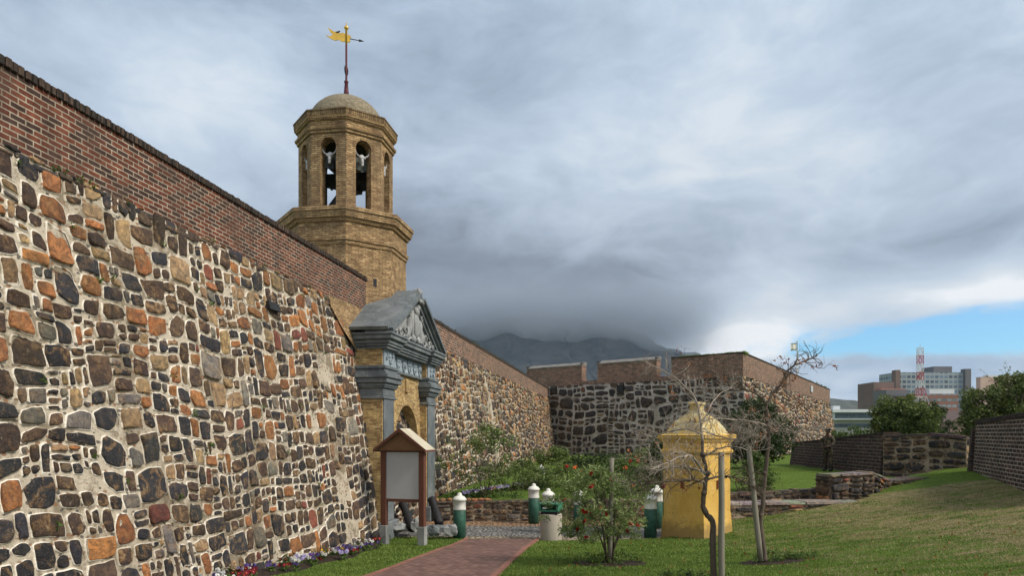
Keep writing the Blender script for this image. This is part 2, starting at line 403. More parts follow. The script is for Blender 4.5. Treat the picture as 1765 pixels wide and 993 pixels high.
M_POLE = material('weathered_pole', lambda t: (lambda n: dict(color=t.mix(n, (.13, .12, .09), (.29, .27, .22)), rough=.85,
    normal=t.bump(n, .5, .006)))(t.noise(t.map(t.obj(), (30, 30, 2)), 1.5, 5, .6)))
M_GREENP = simple('dark_green_paint', (.032, .095, .068), var=.45, scale=7, rough=.5, bump=.15)
M_WHITEP = simple('white_paint', (.66, .66, .61), var=.25, scale=9, rough=.6, bump=.15)
M_CONCRETE = simple('aggregate_concrete', (.38, .345, .29), var=.18, scale=60, bump=.5, bscale=150)
M_SOIL = simple('dark_mulch', (.035, .024, .017), var=.6, scale=25, bump=1.0, bscale=40, dist=.03)
M_BARK = material('bark', lambda t: (lambda n, a: dict(color=t.mix(n, (.045, .032, .025), (.17, .135, .105)), rough=.9,
    normal=t.bump(n, .8, .01)))(t.noise(t.map(t.obj(), (14, 14, 4)), 2.5, 6, .65), None))
M_TWIG = simple('grey_twig_bark', (.30, .255, .21), var=.4, scale=10)
M_TWIGD = simple('brown_twig_bark', (.10, .075, .055), var=.4, scale=10)
def leaf_mat(name, c1, c2, trans=.25):
    def fn(t):
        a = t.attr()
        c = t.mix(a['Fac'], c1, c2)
        return dict(color=c, rough=.55, spec=.3, trans=trans)
    return material(name, fn)
M_LEAF_O = leaf_mat('olive_leaves', (.055, .09, .022), (.20, .26, .075))
M_LEAF_T = leaf_mat('tree_leaves', (.035, .06, .016), (.16, .20, .05))
M_LEAF_B = leaf_mat('bottlebrush_leaves', (.09, .14, .035), (.32, .39, .15))
M_LEAF_D = leaf_mat('dark_leaves', (.014, .028, .009), (.06, .095, .026))
M_LEAF_M = leaf_mat('mid_green_leaves', (.035, .07, .015), (.13, .20, .04))
M_LEAF_Y = leaf_mat('yellow_green_leaves', (.09, .15, .025), (.22, .30, .06))
M_LEAF_R = leaf_mat('russet_leaves', (.20, .07, .02), (.36, .15, .05))
M_GRASSB = leaf_mat('grass_blades', (.065, .125, .018), (.23, .31, .07))
M_GRASSDRY = leaf_mat('dry_grass_blades', (.19, .18, .075), (.40, .35, .17))
M_REDFL = simple('red_petals', (.36, .012, .012), var=.4, scale=20)
M_ORFL = simple('orange_petals', (.75, .16, .05), var=.3, scale=20)

def lawn_fn(t):
    g = t.new('ShaderNodeNewGeometry').outputs['Position']
    n1 = t.noise(g, .45, 5, .6, .3); n2 = t.noise(t.map(g, (1.0, 3.4, 1), rot=(0, 0, R(-20))), 1.6, 7, .78); n3 = t.noise(g, 38, 4, .7); n4 = t.noise(t.map(g, (1, 3, 1)), 7, 5, .7)
    c = t.mix(t.step(n4, .35, .65), (.075, .135, .018), (.17, .25, .045))
    x, y, _ = t.sep(g)[0:3]
    # the bank on the right is worn and dry
    dryf = t.m('ADD', t.step(t.m('ADD', x, t.m('MULTIPLY', t.m('SUBTRACT', n1, .5), 5)), 5.2, 8.8, -.35, .62), t.m('MULTIPLY', t.m('SUBTRACT', n2, .5), 4.5))
    dryf = t.m('MULTIPLY', dryf, t.step(y, 20.4, 19.6, .12, 1))
    c = t.mix(t.step(dryf, .05, .6, 0, .9), c, t.mix(t.step(n4, .4, .6), (.20, .15, .075), (.42, .34, .19)))
    c = t.mix(t.step(n2, .36, .46, .6, 0), c, t.mix(1.0, c, (.38, .42, .4), 'MULTIPLY'))
    c = t.mix(t.step(n3, .3, .6, .55, 0), c, (.03, .045, .012))
    return dict(color=c, rough=.95, normal=t.bump(t.m('ADD', n3, t.m('MULTIPLY', n4, 1.5)), 1.0, .05), spec=.08)
M_LAWN = material('lawn', lawn_fn)
def brickpave_fn(t):
    g = t.new('ShaderNodeNewGeometry').outputs['Position']
    v = t.map(g, (1, 1, 1), rot=(0, 0, R(55)))
    b = t.new('ShaderNodeTexBrick'); t.put(b.inputs['Vector'], v)
    t.put(b.inputs['Color1'], (.115, .06, .05)); t.put(b.inputs['Color2'], (.24, .135, .11)); t.put(b.inputs['Mortar'], (.075, .055, .042))
    for k, x in (('Scale', 1), ('Mortar Size', .010), ('Brick Width', .21), ('Row Height', .105)): b.inputs[k].default_value = x
    n = t.noise(g, 1.4, 6, .65); n2 = t.noise(g, 30, 4, .6)
    c = t.mix(t.step(n, .35, .68, 0, .6), b.outputs['Color'], (.14, .085, .072))
    return dict(color=c, rough=.85, normal=t.bump(t.m('SUBTRACT', n2, b.outputs['Fac']), .5, .012), spec=.25)
M_PATH = material('brick_paving', brickpave_fn)
M_EDGE = simple('paving_edge_brick', (.24, .115, .085), var=.3, scale=5)
def cobble_fn(t):
    g = t.new('ShaderNodeNewGeometry').outputs['Position']
    v = t.new('ShaderNodeTexVoronoi', feature='F1'); t.put(v.inputs['Vector'], t.map(g, (1, 1, 0))); v.inputs['Scale'].default_value = 7.5; v.inputs['Randomness'].default_value = .8
    e = t.new('ShaderNodeTexVoronoi', feature='DISTANCE_TO_EDGE'); t.put(e.inputs['Vector'], t.map(g, (1, 1, 0))); e.inputs['Scale'].default_value = 7.5; e.inputs['Randomness'].default_value = .8
    x, y, _ = t.sep(g)[0:3]; k = t.sep(v.outputs['Color'])[0]; k2 = t.sep(v.outputs['Color'])[1]
    yy = t.m('ADD', y, t.m('MULTIPLY', t.m('SUBTRACT', t.noise(g, 1.5, 3), .5), .9))
    grey = t.mix(k, (.13, .135, .14), (.27, .27, .265)); tan = t.mix(k, (.20, .155, .10), (.46, .38, .27)); org = t.mix(k2, (.26, .14, .075), (.44, .28, .16))
    c = t.mix(t.step(yy, 16.95, 17.15), tan, grey); c = t.mix(t.step(yy, 18.9, 19.1), c, org)
    c = t.mix(t.step(e.outputs['Distance'], .02, .09, 1, 0), c, (.09, .075, .055))
    h = t.step(e.outputs['Distance'], 0, .3)
    return dict(color=c, rough=.75, normal=t.bump(t.m('ADD', h, t.m('MULTIPLY', t.noise(g, 25, 4), .4)), 1.0, .05), spec=.3)
M_COBBLE = material('cobbles', cobble_fn)

# ------------------------------------------------------------------ rubble masonry generator
def clip(poly, nx, ny, dd):
    out = []; n = len(poly)
    for i in range(n):
        a = poly[i]; b = poly[(i + 1) % n]
        da = a[0] * nx + a[1] * ny - dd; db = b[0] * nx + b[1] * ny - dd
        if da <= 0: out.append(a)
        if (da < 0 < db) or (db < 0 < da):
            k = da / (da - db); out.append((a[0] + (b[0] - a[0]) * k, a[1] + (b[1] - a[1]) * k))
    return out
def chaikin(p, k=.22):
    o = []
    for i in range(len(p)):
        a = p[i]; b = p[(i + 1) % len(p)]
        o.append((a[0] * (1 - k) + b[0] * k, a[1] * (1 - k) + b[1] * k)); o.append((a[0] * k + b[0] * (1 - k), a[1] * k + b[1] * (1 - k)))
    return o
def cells(W, H, sx, sy, rng, jit=.3, wj=.05, gap=.02, small=.25, seed=0, round_fn=None):
    """uncoursed rubble: the wall is split again and again into blocks, whose corners are then knocked about"""
    out = []; st = []
    x = 0.0
    while x < W - 1e-6:
        w = min(W - x, 3.2 * sx * rng.uniform(.8, 1.2)); w = W - x if W - x - w < sx else w
        y = -rng.random() * sy
        while y < H: h = 3.0 * sy * rng.uniform(.8, 1.2); st.append((x, y, w, h)); y += h
        x += w
    def warp(u, v):
        q = Vector((u * .9 / sx * .4, v * .9 / sx * .4, seed * 1.7))
        return u + .30 * sx * mnoise.noise(q), v + .42 * sy * mnoise.noise(q + Vector((7, 3, 9)))
    while st:
        x, y, w, h = st.pop()
        lim = rng.uniform(.85, 1.6); lim = lim * .45 if rng.random() < small * .5 else lim
        rw, rh = w / sx, h / sy
        if max(rw, rh) > lim and rw * rh > lim * lim * .45:
            k = rng.uniform(.32, .68)
            if rw * rng.uniform(.8, 1.25) > rh: st += [(x, y, w * k, h), (x + w * k, y, w * (1 - k), h)]
            else: st += [(x, y, w, h * k), (x, y + h * k, w, h * (1 - k))]
            continue
        g = gap * rng.uniform(.7, 1.4); m = min(w, h) * jit
        if w < 3 * g or h < 3 * g: continue
        j = lambda k=1.0: rng.uniform(0, m) * k * (1 if rng.random() < .7 else 1.8)
        x0, y0, x1, y1 = x + g, y + g, x + w - g, y + h - g
        p = [(x0 + j(.6), y0 + j(.6)), (x0 + (x1 - x0) * rng.uniform(.35, .65), y0 + j(.25)), (x1 - j(.6), y0 + j(.6)), (x1 - j(.22), y0 + (y1 - y0) * rng.uniform(.35, .65)),
             (x1 - j(.6), y1 - j(.6)), (x0 + (x1 - x0) * rng.uniform(.35, .65), y1 - j(.25)), (x0 + j(.6), y1 - j(.6)), (x0 + j(.22), y0 + (y1 - y0) * rng.uniform(.35, .65))]
        p = [warp(a, b) for a, b in p]
        for (nx, ny, dd) in ((1, 0, W), (-1, 0, 0), (0, 1, H), (0, -1, 0)):
            p = clip(p, nx, ny, dd - g * .5)
            if len(p) < 3: break
        if len(p) < 3: continue
        out.append((x + w / 2, y + h / 2, p))
    return out
def area(p): return .5 * abs(sum(p[i][0] * p[(i + 1) % len(p)][1] - p[(i + 1) % len(p)][0] * p[i][1] for i in range(len(p))))
def rubble(mb, corners, sx, sy, colfn, seed, depth=.05, gap=.02, skip=None, lod=0, small=.25, jit=.3, wj=.05, rounds=2, mort_mat=1, stone_mat=0, rnd=(.14, .27), point_mat=None, point_p=.8, pt_w=.02):
    """stones standing proud of a mortar bed, on the quad A0,B0 (bottom), A1,B1 (top)"""
    A0, B0, A1, B1 = [Vector(c) for c in corners]
    W = ((B0 - A0).length + (B1 - A1).length) / 2; H = ((A1 - A0).length + (B1 - B0).length) / 2
    N = (B0 - A0).cross(A1 - A0).normalized(); rng = random.Random(seed)
    def mp(u, v, h=0.0):
        a = u / W; b = v / H
        return (A0 * (1 - a) + B0 * a) * (1 - b) + (A1 * (1 - a) + B1 * a) * b + N * h
    # mortar bed as a fine uneven grid
    nu = max(2, min(400, int(W / (.16 if not lod else .4)))); nv = max(2, int(H / (.16 if not lod else .4)))
    vs = [mp(W * i / nu, H * j / nv, .5 * depth * mnoise.noise(Vector((W * i / nu * 3, H * j / nv * 3, seed)))) for j in range(nv + 1) for i in range(nu + 1)]
    fs = [(j * (nu + 1) + i, j * (nu + 1) + i + 1, (j + 1) * (nu + 1) + i + 1, (j + 1) * (nu + 1) + i) for j in range(nv) for i in range(nu)]
    mb.m = mort_mat; mb.smooth = True; mb.cur = (1, 1, 1, 1); mb.add(vs, fs)
    mb.m = stone_mat
    for (x0, y0, poly) in cells(W, H, sx, sy, rng, jit, wj, gap, small, seed):
        ar = area(poly)
        if ar < sx * sy * .02: continue
        if skip and skip(x0, y0, rng): continue
        p = poly
        # break long edges a little, then round
        q = []
        for i in range(len(p)):
            a = p[i]; b = p[(i + 1) % len(p)]; q.append(a)
            if math.hypot(b[0] - a[0], b[1] - a[1]) > sx * .3 and not lod:
                q.append(((a[0] + b[0]) / 2 + rng.uniform(-1, 1) * sx * .02, (a[1] + b[1]) / 2 + rng.uniform(-1, 1) * sx * .02))
        rr = rounds if not lod else 1
        p = chaikin(q, rng.uniform(*rnd))
        if rr > 1: p = chaikin(p, .25)
        cx = sum(a[0] for a in p) / len(p); cy_ = sum(a[1] for a in p) / len(p); sz = math.sqrt(ar)
        mb.cur = colfn(x0 / W, y0 / H, ar, rng)
        hh = depth * rng.uniform(.7, 1.5); tx, ty = rng.uniform(-.15, .15), rng.uniform(-.15, .15); n = len(p); vs = []; fs = []
        if point_mat is not None and rng.random() < point_p:
            mb.m = point_mat; pe = pt_w * rng.uniform(.7, 1.5) / sz; pv = []
            for (pp_, ph_) in ((1 + pe * 1.6, -.012), (1 + pe, depth * .34), (.99, depth * .42)):
                for (a, b) in p: pv.append(mp(min(W, max(0, cx + (a - cx) * pp_)), min(H, max(0, cy_ + (b - cy_) * pp_)), ph_ + .35 * depth * mnoise.noise(Vector((a * 11, b * 11, seed + 9)))))
            mb.add(pv, [(k * n_ + i, k * n_ + (i + 1) % n_, (k + 1) * n_ + (i + 1) % n_, (k + 1) * n_ + i) for n_ in (len(p),) for k in range(2) for i in range(n_)])
            mb.m = stone_mat
        e1 = min(.3, .010 / sz); e2 = min(.5, .035 / sz)
        for (e, h) in ((0, -.03), (.0, hh * .45), (e1, hh * .8), (e2, hh)):
            for (a, b) in p:
                a = cx + (a - cx) * (1 - e); b = cy_ + (b - cy_) * (1 - e)
                g = h + (mnoise.noise(Vector((a * 6, b * 6, seed))) * .35 * depth + tx * (a - cx) + ty * (b - cy_) if h > 0 else 0)
                vs.append(mp(a, b, g))
        o = 3 * n
        for k in range(3):
            for i in range(n): fs.append((k * n + i, k * n + (i + 1) % n, (k + 1) * n + (i + 1) % n, (k + 1) * n + i))
        if lod: fs.append(tuple(range(o, o + n)))
        else:
            for (a, b) in p:
                a = cx + (a - cx) * .5; b = cy_ + (b - cy_) * .5
                vs.append(mp(a, b, hh * 1.02 + mnoise.noise(Vector((a * 9, b * 9, seed + 4))) * .5 * depth + tx * (a - cx) + ty * (b - cy_)))
            for i in range(n): fs.append((o + i, o + (i + 1) % n, o + n + (i + 1) % n, o + n + i))
            fs.append(tuple(range(o + n, o + 2 * n)))
        mb.add(vs, fs)
    mb.m = 0; mb.smooth = False

def v3(c, k): return (c[0] * k, c[1] * k, c[2] * k)
def palette(wts, dark=1.0):
    """weights of dark, brown, orange, tan, red, grey"""
    tab = [((.034, .035, .041), .75), ((.085, .056, .040), .9), ((.36, .155, .06), .9), ((.36, .25, .14), .9), ((.20, .065, .045), .4), ((.17, .16, .14), .7)]
    def fn(u, v, ar, rng):
        w = wts(u, v) if callable(wts) else wts
        c, al = rng.choices(tab, w)[0]; k = rng.uniform(.65, 1.35) * dark
        return (c[0] * k, c[1] * k * rng.uniform(.94, 1.06), c[2] * k * rng.uniform(.9, 1.1), al * rng.uniform(.2, 1.0))
    return fn

# ------------------------------------------------------------------ setting: ground levels
def sstep(a, b, x): x = max(0., min(1., (x - a) / (b - a))); return x * x * (3 - 2 * x)
def lawn_edge(x):      # front edge of the cobbled road
    if x < -1.3: return 17.0
    if x < -.9: return 16.9 - (x + 1.3) * 1.5
    return 16.3 + .25 * sstep(.8, 4, x) + 1.2 * sstep(3.5, 5.4, x)
def zlawn(x, y):
    z = 1.12 - .07 * y
    z = .5 * (z + math.sqrt(z * z + .006))
    q = x - 4.4
    z += .13 * .5 * (q + math.sqrt(q * q + 1.2)) * (1 - .35 * sstep(16, 24, x)) - .03
    if x < -2: z += .09 * sstep(14, 7, y) * min(1, (-2 - x) / 2)
    z += .02 * mnoise.noise(Vector((x * .6, y * .6, 0)))
    z += .03 * sstep(4, 8, x) * mnoise.noise(Vector((x * 1.3, y * 3.4, 5)))
    return z
def grid_sheet(name, x0, x1, y0, y1, step, zf, mat, label=None, keep=None):
    nx = int((x1 - x0) / step); ny = int((y1 - y0) / step); mb = MB(); mb.smooth = True
    vs = [(x0 + (x1 - x0) * i / nx, y0 + (y1 - y0) * j / ny) for j in range(ny + 1) for i in range(nx + 1)]
    fs = [(j * (nx + 1) + i, j * (nx + 1) + i + 1, (j + 1) * (nx + 1) + i + 1, (j + 1) * (nx + 1) + i) for j in range(ny) for i in range(nx)
          if keep is None or keep(x0 + (x1 - x0) * (i + .5) / nx, y0 + (y1 - y0) * (j + .5) / ny)]
    mb.add([(x, y, zf(x, y)) for x, y in vs], fs)
    o = mb.build(name, mat, uv=False); tag(o, kind='structure'); 
    if label: o['label'] = label
    return o
def zl2(x, y):
    z = zlawn(x, y)
    e = lawn_edge(x)
    if x < 5.6 and y > e: z = min(z, 0.0) - .07 * sstep(0, .18, y - e) 
    return z
grid_sheet('front_lawn', -7.2, 30, -4, 20.2, .15, zl2, M_LAWN, 'green lawn sloping down to the gate, worn on the right bank', keep=lambda x, y: x < 5.9 or y < 19.0 + .03 * (x - 6) + (5.5 if x > 12.6 else 0))
grid_sheet('bank_lawn', 9.2, 30, 18.6, 26, .3, lambda x, y: zlawn(x, y) - .02, M_LAWN, 'worn grass bank at the foot of the dark walls', keep=lambda x, y: y < 22.5 + max(0,(x-12))*.4 and x > 9.2 + (y-18.6)*.8)
mb = MB(); mb.add([(-6000, -60, -.6), (6000, -60, -.6), (6000, 9000, -.6), (-6000, 9000, -.6)], [(0, 1, 2, 3)])
tag(mb.build('ground', M_LAWN, uv=False), 'flat ground reaching to the horizon', kind='structure')
# cobbled forecourt / road
mb = MB(); mb.add([(-3.2, 16.0, -.012), (6.2, 16.0, -.012), (6.2, 20.2, -.012), (-3.2, 20.2, -.012)], [(0, 1, 2, 3)])
tag(mb.build('cobbled_road', M_COBBLE, uv=False), 'cobbled forecourt road running in front of the gate', kind='structure')
# brick path (left edge / right edge points from the photo)
pl = [P(470, 1060, 8.0), P(636, 993, 10.45), P(700, 967, 12.4), P(760, 945, 14.6), P(800, 932, 16.4)]
pr = [P(790, 1060, 8.0), P(857, 993, 10.45), P(887, 966, 12.5), P(908, 948, 14.6), P(930, 934, 16.4)]
def lerp_path(L_, y):
    for a, b in zip(L_, L_[1:]):
        if y <= b.y: k = (y - a.y) / (b.y - a.y); return a.x + (b.x - a.x) * k
    return L_[-1].x
def path_x(y): return lerp_path(pl, y), lerp_path(pr, y)
def in_path(x, y, m=0.0):
    a, b = path_x(y); return y < 16.5 and a - m < x < b + m
for nm, w0, w1, mt, dz_ in (('brick_path', 0, 1, M_PATH, .022),):
    mb = MB(); vs = []; fs = []; n = 60; k = 8
    for j in range(n + 1):
        y = 4 + 12.45 * j / n; a, b = path_x(y)
        for i in range(k + 1):
            x = a + (b - a) * i / k; vs.append((x, y, max(zlawn(x, y), .0) + dz_))
    fs = [(j * (k + 1) + i, j * (k + 1) + i + 1, (j + 1) * (k + 1) + i + 1, (j + 1) * (k + 1) + i) for j in range(n) for i in range(k)]
    mb.smooth = True; mb.add(vs, fs); tag(mb.build(nm, mt, uv=False), 'reddish brick path sloping down to the gate', kind='structure')
mb = MB()
for side in (0, 1):
    y = 4.0
    while y < 16.4:
        a = path_x(y)[side]; b = path_x(y + .2)[side]; o = .0 if side == 0 else -.1
        z0 = max(zlawn(a, y), 0); z1 = max(zlawn(b, y + .2), 0)
        mb.hexa([(a + o, y, z0 - .02), (a + o + .1, y, z0 - .02), (b + o + .1, y + .19, z1 - .02), (b + o, y + .19, z1 - .02), (a + o, y, z0 + .034), (a + o + .1, y, z0 + .034), (b + o + .1, y + .19, z1 + .034), (b + o, y + .19, z1 + .034)])
        y += .2
tag(mb.build('path_kerb', M_EDGE, uv=False), 'row of edging bricks along both sides of the brick path', kind='structure')
# terraces
def zgar(x, y): return .56 + .05 * mnoise.noise(Vector((x * .3, y * .3, 3))) + .004 * (y - 20)
grid_sheet('garden_terrace', -4.6, 26, 20.25, 62, .8, zgar, M_LAWN, 'raised garden lawn below the bastion walls')
def zup(x, y): return .66 + .36 * sstep(20.5, 25.5, y) + .05 * mnoise.noise(Vector((x * .5, y * .5, 9)))
grid_sheet('upper_lawn', 5.8, 24, 20.35, 40, .4, zup, M_LAWN, 'upper lawn where the person in camouflage stands')

# ------------------------------------------------------------------ curtain wall
TH = -math.atan(.1636); CO = math.cos(TH)
wall = tag(empty('curtain_wall', (-5.83, 0, 0), TH), 'long sloping rubble stone wall with red brick parapet running from the left edge past the gate', 'wall')
ZB, NB = 5.70, -.86      # foot of the parapet and its setback
def wts_curtain(u, v):
    s = u * 67 - 3
    up = sstep(.35, .8, v); far = sstep(14, 30, s)
    low = 1 - sstep(.02, .16, v) if s < 14 else 0
    return (4.2 * (1 - .7 * up) * (1 - .35 * far) * (1 - .6 * low), 2.5 + 1.2*up + .8 * far, (.4 + 1.5 * up) * (1 - .6 * far) + 1.0 * low, .5 + 1.2 * up + 1.9 * far + 1.7 * low, .1 + .2 * up, .6 + 1.4 * far)
pc = palette(wts_curtain)
mb = MB()
def skipc(x, y, rng):
    s = x - 3
    if abs(s - 14.9 - .12 * math.sin(y * 3)) < .22 + .1 * math.sin(y * 5) and .3 < y < 4.2: return rng.random() < .75
    if abs(s - 33) < .4: return rng.random() < .7
    return rng.random() < .012
rubble(mb, [(0, -3, 0), (0, 17, 0), (NB, -3, ZB), (NB, 17, ZB)], .40, .35, lambda u, v, a, r: pc((u * 20) / 67, v, a, r), 11, .028, .013, skip=lambda x, y, r: skipc(x, y, r), small=.6, jit=.25, rnd=(.07, .2), point_mat=2, point_p=.85, pt_w=.016)
rubble(mb, [(0, 17, 0), (0, 36, 0), (NB, 17, ZB), (NB, 36, ZB)], .42, .38, lambda u, v, a, r: pc((20 + u * 19) / 67, v, a, r), 12, .045, .021, skip=lambda x, y, r: skipc(x + 20, y, r), small=.6, jit=.24, rnd=(.08, .2), point_mat=2, point_p=.6, pt_w=.014)
rubble(mb, [(0, 36, 0), (0, 64, 0), (NB, 36, ZB), (NB, 64, ZB)], .46, .44, lambda u, v, a, r: pc((39 + u * 28) / 67, v, a, r), 13, .06, .03, lod=1, mort_mat=3)
mb.build('stone_face', [M_STONE, M_BED, M_POINT, M_TAN], wall, uv=False, col=True)
mb = MB(); mb.hexa([(-3.2, -3, -.2), (-.06, -3, -.2), (-.06, 64, -.2), (-3.2, 64, -.2), (-3.2, -3, ZB - .06), (NB - .06, -3, ZB - .06), (NB - .06, 64, ZB - .06), (-3.2, 64, ZB - .06)])
mb.build('wall_core', M_MORTAR, wall)
for a, b in ((-3, 18.14), (22.3, 64)):
    mb = MB(); mb.box((NB - .55, a, ZB - .04), (NB + .015, b, 6.53)); mb.build('brick_parapet', M_RED if a < 0 else M_REDF, wall)
    mb = MB(); rng = random.Random(5); y = a
    while y < b:
        w = .078; l = min(w, b - y); dz_ = rng.uniform(-.008, .008); ox = rng.uniform(-.008, .008)
        mb.bbox((NB - .6, y, 6.52), (NB + .05 + ox, y + l, 6.63 + dz_), .012) if y < 24 else None
        y += w + .008
        if y > 24: break
    if b > 24: mb.box((NB - .6, max(a, 24), 6.52), (NB + .045, b, 6.625))
    mb.build('coping', M_COPING, wall)
# thin levelling course of flat stones under the parapet
mb = MB(); rng = random.Random(8); y = -3.0
while y < 64:
    w = rng.uniform(.12, .34) * (1 if y < 30 else 2)
    if not 18.2 < y < 22.2:
        mb.cur = rng.choice([(.05, .05, .055, .4), (.10, .08, .065, .6), (.2, .15, .11, .5)])
        h = rng.uniform(.04, .075); z = ZB - rng.uniform(.03, .1); mb.bbox((NB - .1, y, z - h), (NB + rng.uniform(.03, .06), y + w, z), .015)
    y += w + rng.uniform(.01, .05)
mb.build('levelling_course', [M_STONE], wall, uv=False, col=True)
# dark putlog hole and a patch of yellow brick by the gate
mb = MB(); mb.hexa([(NB*.78 - .3, 12.55, 4.85), (-.62, 12.55, 4.85), (-.62, 12.95, 4.85), (NB*.78 - .3, 12.95, 4.85), (-1.0, 12.55, 5.0), (-.66, 12.55, 5.0), (-.66, 12.95, 5.0), (-1.0, 12.95, 5.0)])
mb.build('putlog_hole', M_BLACKM, wall)
mb = MB(); mb.add([(-.86 * 4.95 / 5.7 + .085, 15.9, 5.0), (-.86 * 4.3 / 5.7 + .085, 16.7, 4.45), (-.86 * 4.3 / 5.7 + .085, 18.0, 4.45), (NB + .075, 18.0, 5.72), (NB + .075, 15.4, 5.69), (-.775, 15.5, 5.45)], [(0, 1, 2, 3, 4, 5)])
mb.build('yellow_brick_patch', M_YEL, wall)
# little weeds rooted in the joints
def leaves(name, centers, n_per, rad, size, mat, parent=None, seed=0, aspect=2.0, squash=1.0, label=None, droop=0.0, shell=0.0):
    rs = np.random.RandomState(seed); C = np.asarray(centers, dtype=float)
    rads = np.asarray(rad if hasattr(rad, '__len__') else [rad] * len(C), dtype=float)
    C = np.repeat(C, n_per, 0); rr = np.repeat(rads, n_per)[:, None]; n = len(C)
    q = rs.normal(size=(n, 3)); q /= np.linalg.norm(q, axis=1)[:, None]
    k = rs.rand(n, 1) ** (1 / 3.) if not shell else (1 - shell * rs.rand(n, 1))
    off = q * k; off[:, 2] *= squash
    c = C + off * rr
    d1 = rs.normal(size=(n, 3)) + q * .8; d1[:, 2] -= droop; d1 /= np.linalg.norm(d1, axis=1)[:, None]
    d2 = np.cross(d1, rs.normal(size=(n, 3))); d2 /= np.linalg.norm(d2, axis=1)[:, None]
    L_ = size * rs.uniform(.6, 1.3, (n, 1)); W_ = L_ / aspect
    v = np.stack([c - d1 * L_ / 2, c + d2 * W_ / 2, c + d1 * L_ / 2, c - d2 * W_ / 2], 1).reshape(-1, 3)
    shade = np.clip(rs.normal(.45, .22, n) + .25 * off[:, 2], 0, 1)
    return quads(name, v, shade, mat, parent, label)
def quads(name, v, shade, mat, parent=None, label=None, per=4):
    n = len(v) // per; me = bpy.data.meshes.new(name)
    me.vertices.add(len(v)); me.vertices.foreach_set('co', v.astype(np.float32).ravel())
    me.loops.add(n * per); me.loops.foreach_set('vertex_index', np.arange(n * per, dtype=np.int32))
    me.polygons.add(n); me.polygons.foreach_set('loop_start', np.arange(0, n * per, per, dtype=np.int32))
    me.update(calc_edges=True)
    a = me.attributes.new('Col', 'FLOAT_COLOR', 'POINT'); s = np.repeat(shade, per)
    a.data.foreach_set('color', np.stack([s, s, s, np.ones_like(s)], 1).astype(np.float32).ravel())
    me.materials.append(mat)
    return link(name, me, parent, label)
rng = random.Random(31)
wc = []
for i in range(60):
    s = rng.uniform(5, 30); z = rng.uniform(1.5, 5.6); wc.append((NB * z / ZB + .04, s, z))
for i in range(25): wc.append((NB + .05, rng.uniform(5, 30), ZB - .02))
leaves('wall_weeds', wc, 16, .05, .045, M_LEAF_M, wall, 3)
wc = [(NB - .1, rng.uniform(24, 62), 6.64) for i in range(90)]
leaves('parapet_weeds', wc, 14, .1, .10, M_LEAF_D, wall, 4)

# ------------------------------------------------------------------ bastion
BA = tag(empty('bastion', (0, 0, 0)), 'large dark stone bastion with brick battlements beyond the garden', 'bastion')
ZT, ZM = 8.52, 6.80
cA = Vector((PX(905, 62.5) , 63.9, 0)); cC = Vector((3.24, 61, 0)); cS = Vector((16.9, 50.1, 0)); cE = Vector((42.9, 92.3, 0))
fd = (cS - cC).normalized(); cA = cC - fd * 4.2
n1 = Vector((fd.y, -fd.x, 0)); ed = (cE - cS).normalized(); n2 = Vector((ed.y, -ed.x, 0))
if n1.dot(Vector((-.64, -.77, 0))) < 0: n1 = -n1
if n2.x < 0: n2 = -n2
bo = ZM / 6.5
def mit(a, b, k):      # offset o with o.a = o.b = k
    den = a.x * b.y - a.y * b.x; return Vector(((k * b.y - k * a.y) / den, (a.x * k - b.x * k) / den, 0))
oS = mit(n1, n2, bo)
ud = Vector((0, 0, 1))
mb = MB(); pf = palette(lambda u, v: (9, .8 + .7 * v, .05, .03, .05, .2 + .2 * v), .6); pg = palette((1.5, 2.2, .5, 1.6, .5, 2.2))
rubble(mb, [cA + n1 * bo, cS + oS, cA + ud * ZM, cS + ud * ZM], 1.1, .78, pf, 21, .07, .045, lod=0, small=.7, rounds=1, jit=.32, mort_mat=1, rnd=(.08, .2))
rubble(mb, [cS + oS, cE + n2 * bo + ed * bo * .6, cS + ud * ZM, cE + ud * ZM], .75, .6, pg, 22, .08, .045, lod=1, mort_mat=2)
mb.build('stone_face', [M_STONE, M_MORTAR_GREY, M_TAN], BA, uv=False, col=True)
